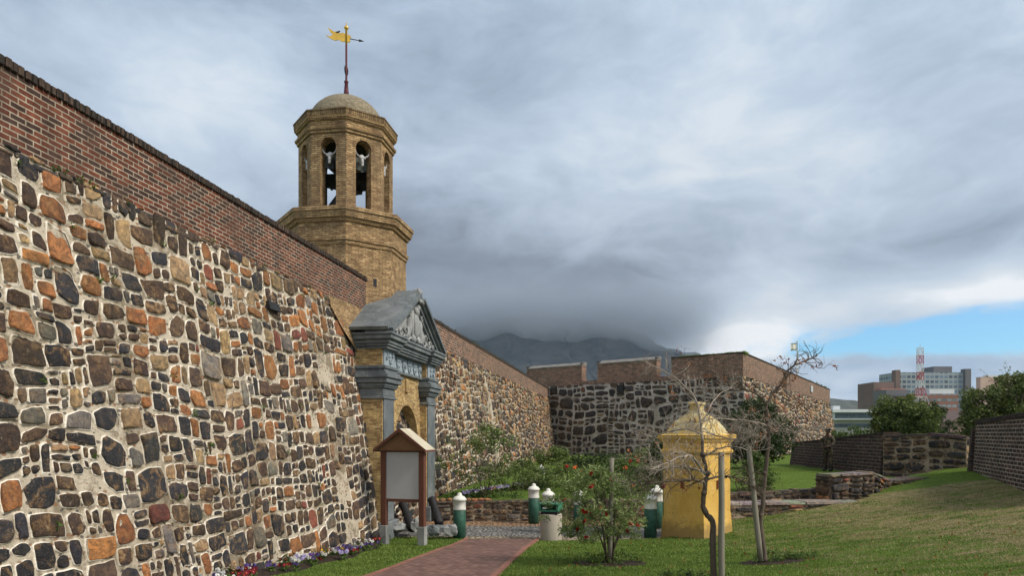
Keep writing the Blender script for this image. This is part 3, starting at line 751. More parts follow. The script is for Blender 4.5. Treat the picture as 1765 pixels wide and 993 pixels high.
# merlons: given by photo x on the flank line
def on_flank(px):
    k = (px - 882.5) / F; # point on line cC + fd*t with x = k*y
    tt = (k * cC.y - cC.x) / (fd.x - k * fd.y); return cC + fd * tt
def slab(a, b, nn, th, z0, z1, front=0.02):
    i = -nn * th; f = nn * front
    return [a + i + ud * z0, a + f + ud * z0, b + f + ud * z0, b + i + ud * z0, a + i + ud * z1, a + f + ud * z1, b + f + ud * z1, b + i + ud * z1]
mer = [(908, 1003), (1030, 1132), (1157, None)]
mb = MB(); mb.hexa(slab(cA, cS, n1, 3.0, ZM - .04, ZM + .28)); mb.build('brick_base_course', M_REDF, BA)
for a, b in mer:
    A = on_flank(a); B = on_flank(b) if b else cS
    if b:
        mb = MB(); mb.hexa(slab(A, B, n1, .7, ZM + .27, ZT - .1)); mr = mb.build('merlon', M_REDF, BA)
        sl = slab(A - fd * .04, B + fd * .04, n1, .75, ZT - .1, ZT - .02, .08); sl[4] = sl[4] + ud * .30; sl[7] = sl[7] + ud * .30; mb = MB(); mb.hexa(sl)
        mb.build('coping', M_CONC, mr)
        mb = MB(); mb.hexa(slab(A - fd * .0, A + fd * .12, n1, .7, ZT + .02, ZT + .16, .05)); mb.build('kerb', M_COPING, mr); mb = MB(); mb.hexa(slab(B - fd * .12, B, n1, .7, ZT + .02, ZT + .16, .05)); mb.build('kerb', M_COPING, mr)
    else:
        Ai = A - n1 * 3; mb = MB()
        S_in = cS - n1 * 3.0 + ed * 3.2; poly = [A, cS, cE, cE - n2 * 4, cS - n2 * 3.0 - n1 * 0.2 + ed * 6, Ai + ed * 0]
        k = len(poly); mb.add([p + n1 * .0 + ud * (ZM + .27) for p in poly] + [p + ud * (ZT - .06) for p in poly], [tuple(range(k - 1, -1, -1)), tuple(range(k, 2 * k))] + [(i, (i + 1) % k, k + (i + 1) % k, k + i) for i in range(k)])
        mr = mb.build('long_merlon', M_REDF, BA)
        mb = MB(); mb.hexa(slab(A, cS + fd * .1, n1, .6, ZT - .06, ZT + .04, .08)); mb.hexa(slab(cS, cE + ed * .1, n2, .6, ZT - .055, ZT + .05, .1)); mb.build('coping', M_COPING, mr)
mb = MB(); mb.hexa(slab(cS, cE, n2, 2.5, ZM - .04, ZT - .07, .06)); mb.build('face_parapet', M_REDF, BA)
mb = MB(); q = cS + ed * 16; mb.hexa(slab(q, q + ed * 1.3, n2, 2.0, ZT - 1.6, ZT - .2, .10)); mb.build('embrasure', M_DARKB, BA)
mb = MB(); q = cS + ed * 32; mb.hexa(slab(q, q + ed * 1.5, n2, 1.0, ZT - 1.2, ZT - .5, .18)); mb.build('wall_lamp', M_PANEL, BA)
q = on_flank(1067); mb = MB(); mb.hexa(slab(q, q + fd * .55, n1, .5, 6.0, 6.55, .34)); mb.build('drain_opening', M_BLACKM, BA)
gc = [tuple(on_flank(1160) + fd * rng.uniform(.2, 5.6) - n1 * rng.uniform(.1, .9) + ud * (ZT + .0)) for i in range(130)]
leaves('roof_grass', gc, 30, .2, .2, M_LEAF_Y, BA, 6, aspect=4, squash=.6)
gc = [tuple(cS + ed * rng.uniform(30, 50) - n2 * .3 + ud * (ZT + .05)) for i in range(14)]
leaves('parapet_weeds', gc, 20, .3, .25, M_LEAF_O, BA, 7)
mb = MB(); mb.hexa([cA - n1 * 14 , cC*1.0 , cS , cE , cA - n1 * 14 + ud * ZM, cC + ud * (ZM-.1), cS - n1*.1 - n2*.1 + ud * (ZM-.1), cE - n2*.2 + ud * (ZM-.1)]); mb.build('rampart_core', M_MORTAR_GREY, BA)

# flag on the bastion
fp = tag(empty('flagpole', P(1374, 660, 75)), 'white flagpole with a small flag standing on the bastion', 'flagpole')
mb = MB(); mb.smooth = True; h = 70 * 75 / F; mb.lathe([(.09, -2), (.08, h * .5), (.05, h), (.09, h + .02), (.09, h + .12), (.0, h + .16)], 10); mb.build('pole', M_WHITEP, fp)
def flag_fn(t):
    u = t.sep(t.uv()); v = u[1]
    return dict(color=t.mix(t.step(t.m('ABSOLUTE', t.m('SUBTRACT', v, h - .5)), .22, .3), (.80, .79, .68), (.22, .28, .22)), rough=.8)
mb = MB(); mb.smooth = True
vs = []; nn_ = 10
for j in range(2):
    for i in range(nn_ + 1): vs.append((-.08 - .62 * i / nn_, .06 * math.sin(i * .9) * i / nn_, h - .1 - .8 * j - .05 * i / nn_))
mb.add(vs, [(i, i + 1, nn_ + 2 + i, nn_ + 1 + i) for i in range(nn_)]); fo = mb.build('flag', material('flag_cloth', flag_fn), fp)

# ------------------------------------------------------------------ gate
GX, GY = -5.75 + .1636 * 18.6, 18.6
gate = tag(empty('gateway', (GX, GY, 0), TH), 'classical stone gateway with arched doorway and carved pediment set into the rubble wall', 'gateway')
# brick body with an arched opening (local x outward, y along the wall)
AR, ZS, YC = .98, 2.36, .16; NF = -.24
def arch_wall(mb, x0, x1, yh, z1, r, zs, seg=18, yc=0.0):
    pts = [(yc - r, -.3)] + [(yc - r * math.cos(math.pi * i / seg), zs + r * math.sin(math.pi * i / seg)) for i in range(seg + 1)] + [(yc + r, -.3)]
    outer = [(-yh, -.3)] + [(-yh + 2 * yh * i / seg, z1) for i in range(seg + 1)] + [(yh, -.3)]
    n = len(pts)
    for X, flip in ((x1, False), (x0, True)):
        vs = [(X, a, b) for a, b in outer] + [(X, a, b) for a, b in pts]
        fs = [(i, i + 1, n + i + 1, n + i) for i in range(n - 1)]
        if not flip: fs = [tuple(reversed(f)) for f in fs]
        mb.add(vs, fs)
    vs = [(x0, a, b) for a, b in pts] + [(x1, a, b) for a, b in pts]
    mb.add(vs, [(i, i + 1, n + i + 1, n + i) for i in range(n - 1)])
    vs = [(x0, a, b) for a, b in outer] + [(x1, a, b) for a, b in outer]
    mb.add(vs, [(i + 1, i, n + i, n + i + 1) for i in range(n - 1)])
mb = MB(); arch_wall(mb, -1.5, NF, 1.46, 4.62, AR, ZS, yc=YC); mb.build('brick_front', M_YELG, gate)
for s in (-1, 1):
    mb = MB(); mb.box((-2.0, min(s * 1.44, s * 2.26), -.3), (-.04, max(s * 1.44, s * 2.26), 4.62)); mb.build('side_brickwork', M_YELG, gate)
mb = MB(); seg = 22
for i in range(seg):      # voussoirs
    a0 = math.pi * i / seg; a1 = math.pi * (i + .93) / seg
    pts = [(YC - AR * math.cos(a0), ZS + AR * math.sin(a0)), (YC - AR * math.cos(a1), ZS + AR * math.sin(a1)), (YC - (AR + .30) * math.cos(a1), ZS + (AR + .30) * math.sin(a1)), (YC - (AR + .30) * math.cos(a0), ZS + (AR + .30) * math.sin(a0))]
    mb.prism(pts, NF - .2, NF + .03)
mb.build('brick_arch', M_YELG, gate)
mb = MB(); mb.bbox((NF - .02, YC - .11, ZS + AR + .34), (NF + .06, YC + .11, ZS + AR + .72), .02); mb.build('keystone_block', M_YELG, gate)
def door_fn(t):
    v = t.new('ShaderNodeTexVoronoi', feature='F1'); t.put(v.inputs['Vector'], t.map(t.uv(), (1, 1, 0))); v.inputs['Scale'].default_value = 8; v.inputs['Randomness'].default_value = 0
    n = t.noise(t.uv(), 9, 5, .6)
    c = t.mix(t.step(v.outputs['Distance'], .30, .36), (.04, .035, .02), t.mix(n, (.28, .24, .08), (.40, .34, .13)))
    return dict(color=c, rough=.6, normal=t.bump(t.step(v.outputs['Distance'], .1, .35, 1, 0), .8, .02))
seg = 18
dp = [(YC - AR - .05, -.1)] + [(YC - (AR + .05) * math.cos(math.pi * i / seg), ZS + (AR + .05) * math.sin(math.pi * i / seg)) for i in range(seg + 1)] + [(YC + AR + .05, -.1)]
mb = MB(); mb.prism(dp, -1.02, -.95); dr = mb.build('studded_door', material('studded_door_paint', door_fn), gate)
mb = MB()
for z in (.6, 1.5, 2.4): mb.box((-.95, -.9, z), (-.925, .9, z + .09))
mb.box((-.95, -.02, 0), (-.92, .02, 3.25)); mb.build('iron_strap', M_BLACKM, dr)
# slate pilasters with plinth, capital, frieze block; stepped mouldings wrap front and side
def mould(mb, x1, y0, y1, levels, xb=-2.0):
    """levels: (z0, z1, projection)"""
    for z0, z1, p in levels: mb.bbox((xb, y0 - p, z0), (x1 + p, y1 + p, z1), .012)
CAP = [(3.40, 3.47, .03), (3.472, 3.66, .0), (3.662, 3.70, .05), (3.702, 3.78, .07), (3.782, 3.90, .13), (3.902, 3.99, .17), (3.992, 4.05, .11), (4.052, 4.12, .05), (4.122, 4.20, .08)]
COR = [(4.60, 4.66, .03), (4.662, 4.72, .07), (4.722, 4.82, .10), (4.822, 4.92, .17), (4.922, 4.99, .20)]
for s in (-1, 1):
    y0, y1 = (-2.28, -1.46) if s < 0 else (1.44, 2.30)
    mb = MB(); mb.bbox((-.3, y0 + .06, .42), (0, y1 - .06, 3.41), .012)
    for z in (1.15, 2.0, 2.8): mb.box((-.28, y0 + .058, z), (.002, y1 - .058, z + .008))
    mb.bbox((-.45, y0 - .04, -.1), (.10, y1 + .04, .42), .02)
    pa = mb.build('pilaster', M_SLATE, gate)
    mb = MB(); mould(mb, 0, y0, y1, CAP); mb.build('capital', M_SLATE, pa)
    mb = MB(); mb.bbox((-.25, y0 + .05, 4.2), (.01, y1 - .05, 4.6), .01); mb.build('frieze_block', M_SLATE_L, pa)
    # carved foliage on the block
    mb = MB(); mb.smooth = True; rg = random.Random(3 + s)
    for k in range(9):
        mb.tube([(.012, (y0 + y1) / 2, 4.24), (.012, (y0 + y1) / 2 + .03, 4.4), (.012, (y0 + y1) / 2, 4.56)], .02) if k == 0 else None
        c0 = Vector((.015, (y0 + y1) / 2 + rg.uniform(-.22, .22), 4.4 + rg.uniform(-.12, .12))); a = rg.uniform(0, 6.28)
        mb.tube([c0 + Vector((.01, math.cos(a + q * .9) * .07 * (1 - q * .2), math.sin(a + q * .9) * .07 * (1 - q * .2))) for q in range(5)], [.012, .02, .02, .015, .006], 6)
    mb.build('carving', M_SLATE_L, pa)
mb = MB(); mould(mb, -.02, -2.24, 2.26, COR)
for s in (-1, 1):
    y0, y1 = (-2.28, -1.46) if s < 0 else (1.44, 2.30)
    mould(mb, .07, y0, y1, [(a + .001, b - .001, p + .02) for a, b, p in COR], xb=-.4)
mb.build('cornice', M_SLATE, gate)
mb = MB(); mb.bbox((NF - .02, -1.44, 4.13), (NF + .1, 1.42, 4.2), .012); mb.bbox((NF - .02, -1.44, 4.2), (NF + .04, 1.42, 4.6), .01); mb.build('frieze', M_SLATE, gate)
for i in range(6):      # six shield panels
    y = -1.19 + i * .475
    mb = MB(); mb.bbox((NF + .0, y - .222, 4.205), (NF + .065, y + .222, 4.595), .012); mb.build('frieze_panel', M_SLATE_P, gate)
    mb = MB(); mb.smooth = False; w = .15
    sh = [(y - w, 4.57), (y + w, 4.57), (y + w, 4.38), (y + w * .6, 4.27), (y, 4.215), (y - w * .6, 4.27), (y - w, 4.38)]
    mb.prism(sh, NF + .06, NF + .095); pn = mb.build('shield_panel', M_SLATE_L, gate)
    mb = MB(); mb.smooth = True; rg = random.Random(i)
    if i % 3 == 0: mb.tube([(NF + .10, y, 4.26), (NF + .10, y, 4.54)], .02); mb.tube([(NF + .10, y - .13, 4.43), (NF + .10, y + .13, 4.43)], .02)
    elif i % 3 == 1:
        for k in range(3): mb.blob((NF + .095, y + (-.07, .07, 0)[k], (4.47, 4.47, 4.34)[k]), (.03, .045, .045))
    else:
        for k in (-1, 0, 1): mb.tube([(NF + .10, y + k * .08, 4.29 + .03 * abs(k)), (NF + .10, y + k * .08, 4.53)], .016)
    mb.build('emblem', M_SLATE_L, pn)
# pediment
AZ = 6.28; PY = 2.36
mb = MB(); mb.prism([(-PY + .1, 4.99), (PY - .1, 4.99), (0, AZ - .1)], -.6, .02); mb.build('tympanum', M_RELIEF, gate)
for s in (-1, 1):
    mb = MB(); Lr = math.hypot(PY, AZ - 4.99); uy, uz = s * PY / Lr, -(AZ - 4.99) / Lr   # down the slope
    vy, vz = s * (AZ - 4.99) / Lr, PY / Lr                                           # up, away from the tympanum
    top0 = .22 if s > 0 else .05
    for o0, o1, x1 in ((-.22, -.13, .09), (-.132, -.03, .15), (-.032, .04, .22), (.038, .12, .30)):
        pts = [(t0 * uy + o * vy, AZ + t0 * uz + o * vz) for t0, o in ((top0, o0), (Lr + .06, o0), (Lr + .06, o1), (top0, o1))]
        mb.prism(pts, -.4, x1)
    mb.build('raking_cornice', M_SLATE, gate)
    mb = MB(); pts = [(t0 * uy + o * vy, AZ + t0 * uz + o * vz) for t0, o in ((0, .11), (Lr + .12, .11), (Lr + .12, .19), (0, .19))]
    mb.prism(pts, -2.0, .20); mb.build('roof_slab', M_SLATE, gate)
mb = MB(); mb.prism([(-.55, 6.02), (.55, 6.02), (.22, 6.5), (.14, 6.66), (-.14, 6.66), (-.22, 6.5)], -1.9, -.5); mb.build('ridge_block', M_SLATE, gate)
# crowning mask and lion-like relief with shield, scrolls
mb = MB(); mb.smooth = True; X = .05
def T(c, r): mb.blob((X + c[0], c[1], c[2]), r, seed=c[1] * 9, amp=.12)
T((.08, 0, 6.34), (.14, .15, .16)); T((.16, 0, 6.30), (.07, .07, .07)); T((.15, -.09, 6.42), (.05, .06, .08)); T((.15, .09, 6.42), (.05, .06, .08))
mb.tube([(X + .16, .0, 6.2), (X + .2, .12, 6.12), (X + .12, .2, 6.25)], [.05, .05, .03], 8); mb.tube([(X + .16, .0, 6.2), (X + .2, -.12, 6.12), (X + .12, -.2, 6.25)], [.05, .05, .03], 8)
mb.build('apex_mask', M_RELIEF, gate)
mb = MB(); mb.smooth = True
T((0, -.02, 5.5), (.10, .36, .44)); T((.07, -.02, 5.5), (.06, .25, .32)); T((.06, .0, 5.92), (.08, .17, .16)); T((.1, .02, 5.98), (.06, .09, .1))
for s in (-1, 1):
    T((.0, s * .48, 5.45), (.08, .1, .32)); T((.0, s * .62, 5.22), (.08, .16, .16)); T((.04, s * .22, 5.12), (.07, .14, .10))
    for j, (yy, zz, rr) in enumerate(((.85, 5.2, .17), (1.3, 5.13, .11), (.55, 5.75, .12), (1.62, 5.09, .07))):
        mb.tube([(X + .05, s * yy + rr * (1 - q / 16) * math.cos(q * .6) * s, zz + rr * (1 - q / 16) * math.sin(q * .6)) for q in range(14)], [.035 * (1 - q / 22) for q in range(14)], 7)
    mb.tube([(X + .05, s * (.4 + .1 * q), 5.06 + .05 * math.sin(q * 1.4)) for q in range(11)], .035, 7)
for q in range(7): T((.09, math.sin(q * 2.1) * .14, 5.3 + q * .075), (.035, .045, .05))
mb.build('tympanum_relief', M_RELIEF, gate)

# stone ledge and loose boulders at the gate foot
def boulder(px, py, Y, r, label, seed, mat=M_SLATE):
    p = P(px, py, Y); mb = MB(); mb.smooth = False; mb.blob((0, 0, r[2] * .6), r, seed, .2, 1, 1.1, .72)
    o = mb.build('boulder', mat, uv=False); o.location = (p.x, p.y, max(p.z, -.02)); tag(o, label, 'stone block', 'loose stone blocks by the gate'); return o
boulder(684, 915, 16.9, (.26, .2, .13), 'long grey stone block on the grass behind the left sign post', 1, M_RELIEF)
boulder(706, 914, 17.3, (.13, .16, .1), 'small pale stone at the foot of the left leaning cannon', 2, M_MORTAR)
boulder(717, 914, 16.7, (.14, .2, .2), 'upright grey stone directly behind the right sign post', 3, M_RELIEF)
boulder(748, 922, 16.5, (.2, .18, .16), 'rounded dark stone lying between sign post and cut block', 4, M_SLATE)
boulder(777, 921, 16.55, (.2, .16, .17), 'cut stone block with pale end beside the green bollard', 6, M_RELIEF)
mb = MB(); mb.bbox((0, 0, 0), (1.2, .35, .16), .03); o = mb.build('stone_step', M_SLATE); o.location = (PX(690, 17.9), 17.9, -.03); o.rotation_euler = (0, 0, TH + R(6)); tag(o, 'low grey stone step in front of the gate opening', 'step')
for (a, b, lab) in ((P(694, 869, 17.6), P(712, 914, 17.0), 'black cannon barrel leaning left in front of the studded door'), (P(744, 861, 18.9), P(758, 905, 18.3), 'black cannon barrel leaning against the far gate pilaster')):
    a = Vector(a); b = Vector(b); dv = (a - b); Lc = dv.length
    mb = MB(); mb.smooth = True; mb.lathe([(.02, 0), (.10, .0), (.125, .05), (.12, Lc * .35), (.095, Lc * .8), (.12, Lc * .93), (.12, Lc), (.06, Lc), (.055, Lc - .08)], 16)
    o = mb.build('cannon_barrel', M_BLACKM, uv=False); o.location = b; o.rotation_mode = 'QUATERNION'; o.rotation_quaternion = dv.to_track_quat('Z', 'Y'); tag(o, lab, 'cannon barrel', 'cannon barrels stood at the gate')

# ------------------------------------------------------------------ bell tower
TX, TY = -4.61, 19.0
tw = tag(empty('bell_tower', (TX, TY, 0), TH), 'octagonal yellow brick bell tower with domed roof rising above the gate', 'tower')
OCT = R(22.5)
def octa(mb, prof, cap=True): mb.lathe(prof, 8, None, OCT, cap)
mb = MB(); octa(mb, [(1.66, 4.2), (1.64, 7.62)]); sh = mb.build('lower_shaft', M_YEL, tw)
mb = MB(); octa(mb, [(1.64, 7.40), (1.68, 7.42), (1.68, 7.50), (1.72, 7.52), (1.72, 7.60), (1.67, 7.62), (1.67, 7.98), (1.73, 8.0), (1.75, 8.06), (1.80, 8.08), (1.83, 8.22), (1.86, 8.24), (1.86, 8.34), (1.78, 8.37), (1.2, 8.45)]); mb.build('lower_cornice', M_YEL, tw)
mb = MB(); mb.box((0, 0, 0), (1, 1, 1)) if False else None
# belfry piers: eight walls each with an arched opening
RB, ZB0, ZB1 = 1.275, 8.42, 10.46
ap = RB * math.cos(OCT); hw = RB * math.sin(OCT); th = .30; ow = .215; oz0, ozs = 8.47, 10.10
for k in range(8):
    M = Matrix.Rotation(k * math.pi / 4, 4, 'Z'); mb = MB(); seg = 10
    pts = [(-ow, oz0)] + [(-ow * math.cos(math.pi * i / seg), ozs + ow * math.sin(math.pi * i / seg)) for i in range(seg + 1)] + [(ow, oz0)]
    outer = [(-hw, oz0)] + [(-hw + 2 * hw * i / seg, ZB1) for i in range(seg + 1)] + [(hw, oz0)]
    n = len(pts); hi = hw * (ap - th) / ap
    for X, sc in ((ap, 1), (ap - th, hi / hw)):
        vs = [(X, a * sc if abs(a) > ow + .001 or b > ozs + ow + .01 else a, b) for a, b in outer] + [(X, a, b) for a, b in pts]
        fs = [(i, i + 1, n + i + 1, n + i) for i in range(n - 1)]
        if sc == 1: fs = [tuple(reversed(f)) for f in fs]
        mb.add(vs, fs, M)
    vs = [(ap - th, a, b) for a, b in pts] + [(ap, a, b) for a, b in pts]
    mb.add(vs, [(i, i + 1, n + i + 1, n + i) for i in range(n - 1)], M)
    w_ = mb.build('belfry_wall', M_YEL, tw)
    mb = MB(); seg = 12
    for i in range(seg):
        a0 = math.pi * i / seg; a1 = math.pi * (i + .9) / seg; r1 = ow + .09
        mb.prism([(-ow * math.cos(a0), ozs + ow * math.sin(a0)), (-ow * math.cos(a1), ozs + ow * math.sin(a1)), (-r1 * math.cos(a1), ozs + r1 * math.sin(a1)), (-r1 * math.cos(a0), ozs + r1 * math.sin(a0))], ap - .05, ap + .012, M)
    mb.build('arch_ring', M_YEL, w_)
mb = MB(); octa(mb, [(1.0, 10.40), (1.275, 10.42), (1.32, 10.43), (1.33, 10.50), (1.37, 10.51), (1.38, 10.57), (1.30, 10.58), (1.30, 10.74), (1.35, 10.755), (1.36, 10.80), (1.39, 10.805), (1.395, 10.865)]); mb.build('upper_cornice', M_YEL, tw)
mb = MB(); octa(mb, [(1.395, 10.86), (1.40, 10.865), (1.405, 10.98), (1.42, 10.985), (1.42, 11.02), (1.2, 11.05)]); mb.build('cornice_top', M_YELC, tw)
mb = MB(); mb.smooth = True; mb.lathe([(1.04 * math.cos(R(a)), 11.0 + .90 * math.sin(R(a))) for a in range(0, 91, 6)], 40, cap=False); mb.build('dome', simple('dome_brick', (.20, .17, .115), var=.45, scale=14, bump=1.0, bscale=30), tw)
mb = MB(); octa(mb, [(1.2, 10.38), (1.2, 10.42)]); mb.build('belfry_ceiling', M_BEAM, tw)
# bells and headstock
mb = MB(); mb.box((-1.0, -.07, 9.55), (1.0, .07, 9.8)); mb.box((-.07, -1.0, 9.56), (.07, 1.0, 9.79)); 
mb.build('headstock', M_BEAM, tw)
mb = MB(); octa(mb, [(.95, 9.62), (.98, 9.62), (.98, 9.95), (.95, 9.95), (.95, 9.62)], False); mb.build('ring_beam', simple('grey_green_paint', (.10, .115, .115)), tw)
for (x, y, s) in ((-.05, .18, 1.0), (.28, -.34, .62)):
    mb = MB(); mb.smooth = True; mb.lathe([(r * s, 9.5 + (z - .62) * s) for r, z in ((.02, .62), (.10, .60), (.14, .52), (.17, .35), (.20, .2), (.27, .06), (.31, 0), (.29, 0), (.2, .05), (.1, .4))], 24, Matrix.Translation((x, y, 0)))
    mb.tube([(x, y, 9.4), (x, y, 9.5 - .68 * s)], .02); bl = mb.build('bell', M_BRONZE, tw)
    mb = MB(); mb.tube([(x + .02, y, 9.0), (x + .03, y + .01, 8.4)], .008); mb.build('rope', M_TWIG, bl)
mb = MB(); mb.hexa([(-.9, -.1, 8.42), (-.7, -.1, 8.42), (-.7, .05, 8.42), (-.9, .05, 8.42), (.0, -.1, 9.5), (.15, -.1, 9.5), (.15, .05, 9.5), (.0, .05, 9.5)])
mb.hexa([(-.1, -.9, 8.42), (.05, -.9, 8.42), (.05, -.72, 8.42), (-.1, -.72, 8.42), (-.1, -.1, 9.5), (.05, -.1, 9.5), (.05, .05, 9.5), (-.1, .05, 9.5)]); mb.build('bell_frame', M_BEAM, tw)
# horned silver skulls on every second... each face
for k in range(8):
    M = Matrix.Rotation(k * math.pi / 4, 4, 'Z') @ Matrix.Translation((ap - .12, 0, 9.86)); mb = MB(); mb.smooth = True
    base = MB(); base.smooth = True
    base.blob((0, 0, .03), (.07, .085, .08), 2, .08); base.blob((.03, 0, -.08), (.05, .045, .11), 3, .06); base.blob((.045, 0, -.17), (.04, .04, .04), 4, .05)
    for s in (-1, 1):
        base.blob((.05, s * .06, .02), (.025, .03, .03), 5, .05)
        base.tube([(0, s * .06, .06), (.02, s * .13, .08), (.04, s * .18, .13), (.05, s * .19, .2)], [.025, .022, .016, .004], 7)
    mb.add(base.v, base.f, M); mb.build('skull_ornament', M_SILVER, tw)
# slits
for k, (dy_, z0, z1) in enumerate(((.12, 6.4, 6.62), )):
    M = Matrix.Rotation(-math.pi / 4, 4, 'Z'); mb = MB(); mb.box((1.45, dy_, z0), (1.523, dy_ + .1, z1), M); mb.build('slit_window', M_BLACKM, tw)
mb = MB(); mb.box((1.45, -.04, 5.85), (1.522, .03, 6.5)); mb.build('slit_window', M_BLACKM, tw)
# finial and vane
mb = MB(); mb.smooth = True; mb.lathe([(.09, 11.85), (.065, 12.1), (.045, 12.32), (.06, 12.34), (.06, 12.38), (.03, 12.40), (.028, 13.4)], 12); vp = mb.build('vane_pole', M_MAROON, tw)
mb = MB(); mb.smooth = True; mb.tube([(math.sin(TH)*0 + .10 * math.cos(a * math.pi / 8) * .161*0, .095 * math.cos(a * math.pi / 8), 12.68 + .12 * math.sin(a * math.pi / 8)) for a in range(17)], .02, 8); mb.build('vane_ring', M_BLACKM, vp)
mb = MB(); mb.smooth = True; mb.lathe([(.03, 13.4), (.03, 13.82), (.045, 13.83), (.07, 13.87), (.05, 13.9), (.02, 13.92), (.008, 14.02)], 12); mb.build('vane_cap', M_GOLD, vp)
va = empty('weather_vane', (0, 0, 13.58)); va.parent = vp; va.rotation_euler = (R(0), 0, -TH + R(0)); 
c_, s_ = math.cos(R(10)), math.sin(R(10))
def rt(x, z): return (x * c_ + z * s_, -x * s_ + z * c_)
out_ = [(.02, .1), (-.12, .13), (-.2, .10), (-.27, .14), (-.36, .12), (-.44, .15), (-.56, .21), (-.48, .10), (-.38, .03), (-.46, -.03), (-.58, -.02), (-.42, -.09), (-.3, -.12), (-.2, -.08), (-.1, -.12), (.02, -.09), (.1, -.11), (.13, -.06), (.10, 0), (.13, .06), (.08, .10)]
mb = MB(); mb.prism([rt(a, b) for a, b in out_], -.012, .012, axis='y'); vb = mb.build('banner', M_GOLD, va)
mb = MB(); a, b = rt(.1, 0), rt(.46, .0); mb.tube([(a[0], 0, a[1]), (b[0], 0, b[1])], .012)
mb.prism([rt(.36, .035), rt(.36, -.035), rt(.5, 0)], -.01, .01, axis='y'); mb.build('arrow', M_BLACKM, va)
bd = MB(); bd.smooth = True; bd.blob((0, 0, .03), (.05, .025, .03), 1, .05); bd.blob((.045, 0, .06), (.02, .018, .02), 1, .02); bd.tube([(-.03, 0, .03), (-.1, 0, .0)], [.018, .008]); bd.tube([(.06, 0, .06), (.08, 0, .055)], [.006, .002])
b0 = bd.build('bird', M_BLACKM, uv=False); b0.location = (P(582, 57, 19)); tag(b0, 'small dark bird perched on the golden weather vane', 'bird')

# ------------------------------------------------------------------ sentry box
SBY = 16.0; sp = P(1213, 921, SBY); yaw = R(-5)
# box corners: front corner towards the camera
wS = 1.17
sbx = tag(empty('sentry_box', (sp.x, sp.y, sp.z - .02), 0), 'ochre yellow plastered sentry box with domed cap on the lawn', 'sentry box')
ang = R(-48.5)     # direction of the right face going back
e1 = Vector((math.cos(R(41)), math.sin(R(41)), 0)); e2 = Vector((-math.cos(R(49)), math.sin(R(49)), 0))
cen = (e1 + e2) * (wS / 2)
Ms = Matrix(((e1.x, e2.x, 0, cen.x), (e1.y, e2.y, 0, cen.y), (0, 0, 1, 0), (0, 0, 0, 1)))
def sq(mb, prof, M=Ms):   # square lathe
    vs = []; fs = []
    for h_, z in prof: vs += [(-h_, -h_, z), (h_, -h_, z), (h_, h_, z), (-h_, h_, z)]
    for k in range(len(prof) - 1):
        for i in range(4): fs.append((k * 4 + i, k * 4 + (i + 1) % 4, k * 4 + 4 + (i + 1) % 4, k * 4 + 4 + i))
    fs.append((3, 2, 1, 0)); o = 4 * (len(prof) - 1); fs.append((o, o + 1, o + 2, o + 3)); mb.add(vs, fs, M)
h0 = wS / 2
mb = MB(); sq(mb, [(h0 + .03, -.2), (h0 + .02, .1), (h0 - .01, .5), (h0 - .015, 1.85), (h0, 1.90)])
bs = mb.build('body', M_OCHRE, sbx)
mb = MB(); sq(mb, [(h0, 1.88), (h0 + .03, 1.9), (h0 + .045, 1.94), (h0 + .03, 1.98), (h0 - .005, 2.0), (h0 - .005, 2.14), (h0 + .03, 2.18), (h0 + .05, 2.22), (h0 + .09, 2.26), (h0 + .10, 2.34), (h0 + .06, 2.36)]); mb.build('cornice', M_OCHRE, sbx)
mb = MB(); mb.smooth = False; sq(mb, [(h0 + .0, 2.34), (h0 - .06, 2.42), (h0 - .12, 2.53), (h0 - .20, 2.66), (h0 - .30, 2.77), (h0 - .40, 2.86), (.15, 2.91), (.125, 2.94), (.12, 3.08), (.155, 3.09), (.155, 3.13), (.10, 3.15)]); mb.build('domed_cap', M_OCHRE_TOP, sbx)
for (a, b, c0) in (((-.03, -h0 - .02, 1.05), (.04, -h0 + .05, 1.25), 0), ((-h0 - .02, -.02, 1.05), (-h0 + .05, .05, 1.25), 0)):
    mb = MB(); mb.box(a, b, Ms); mb.build('loophole', simple('rust_red', (.22, .06, .02)), sbx)

# ------------------------------------------------------------------ signboard
sg = tag(empty('notice_board', (PX(695, 15.5), 15.5, .08), R(-16)), 'wooden notice board with gabled roof and blank white panel greyed for shade before the gate', 'sign')
W2 = .47
for s in (-1, 1):
    x = s * W2
    mb = MB(); mb.bbox((x - .065, -.065, .38), (x + .065, .065, 2.12), .008); po = mb.build('post', M_WOOD, sg)
    mb = MB(); mb.bbox((x - .085, -.085, -.15), (x + .085, .085, .385), .008); mb.build('post_base', M_STUMP, po)
mb = MB(); mb.bbox((-W2 + .06, -.035, .93), (W2 - .06, .035, 1.0), .006); mb.build('rail', M_WOOD, sg); mb = MB(); mb.bbox((-W2 + .06, -.035, 2.06), (W2 - .06, .035, 2.12), .006); mb.build('rail', M_WOOD, sg)
mb = MB(); mb.box((-W2 + .062, -.03, .998), (W2 - .062, .02, 2.062)); mb.build('panel', M_PANEL, sg)
mb = MB(); mb.prism([(-.58, 2.10), (.58, 2.10), (0, 2.52)], -.14, -.11, axis='y'); mb.prism([(-.58, 2.10), (.58, 2.10), (0, 2.52)], .11, .14, axis='y'); mb.build('gable', M_PLY, sg)
for s in (-1, 1):
    mb = MB(); mb.prism([(s * .63, 2.085), (s * .63, 2.13), (0, 2.60), (0, 2.55)][::s], -.20, .34, axis='y'); rf = mb.build('roof_board', M_ROOFP, sg)
    mb = MB(); mb.prism([(s * .64, 2.06), (s * .64, 2.125), (0, 2.605), (0, 2.52)][::s], -.235, -.20, axis='y'); mb.build('bargeboard', M_WOOD, rf)
    mb = MB(); mb.box((min(s * .615, s * .642), -.20, 2.07), (max(s * .615, s * .642), .34, 2.11)); mb.build('fascia', M_WOOD, rf)

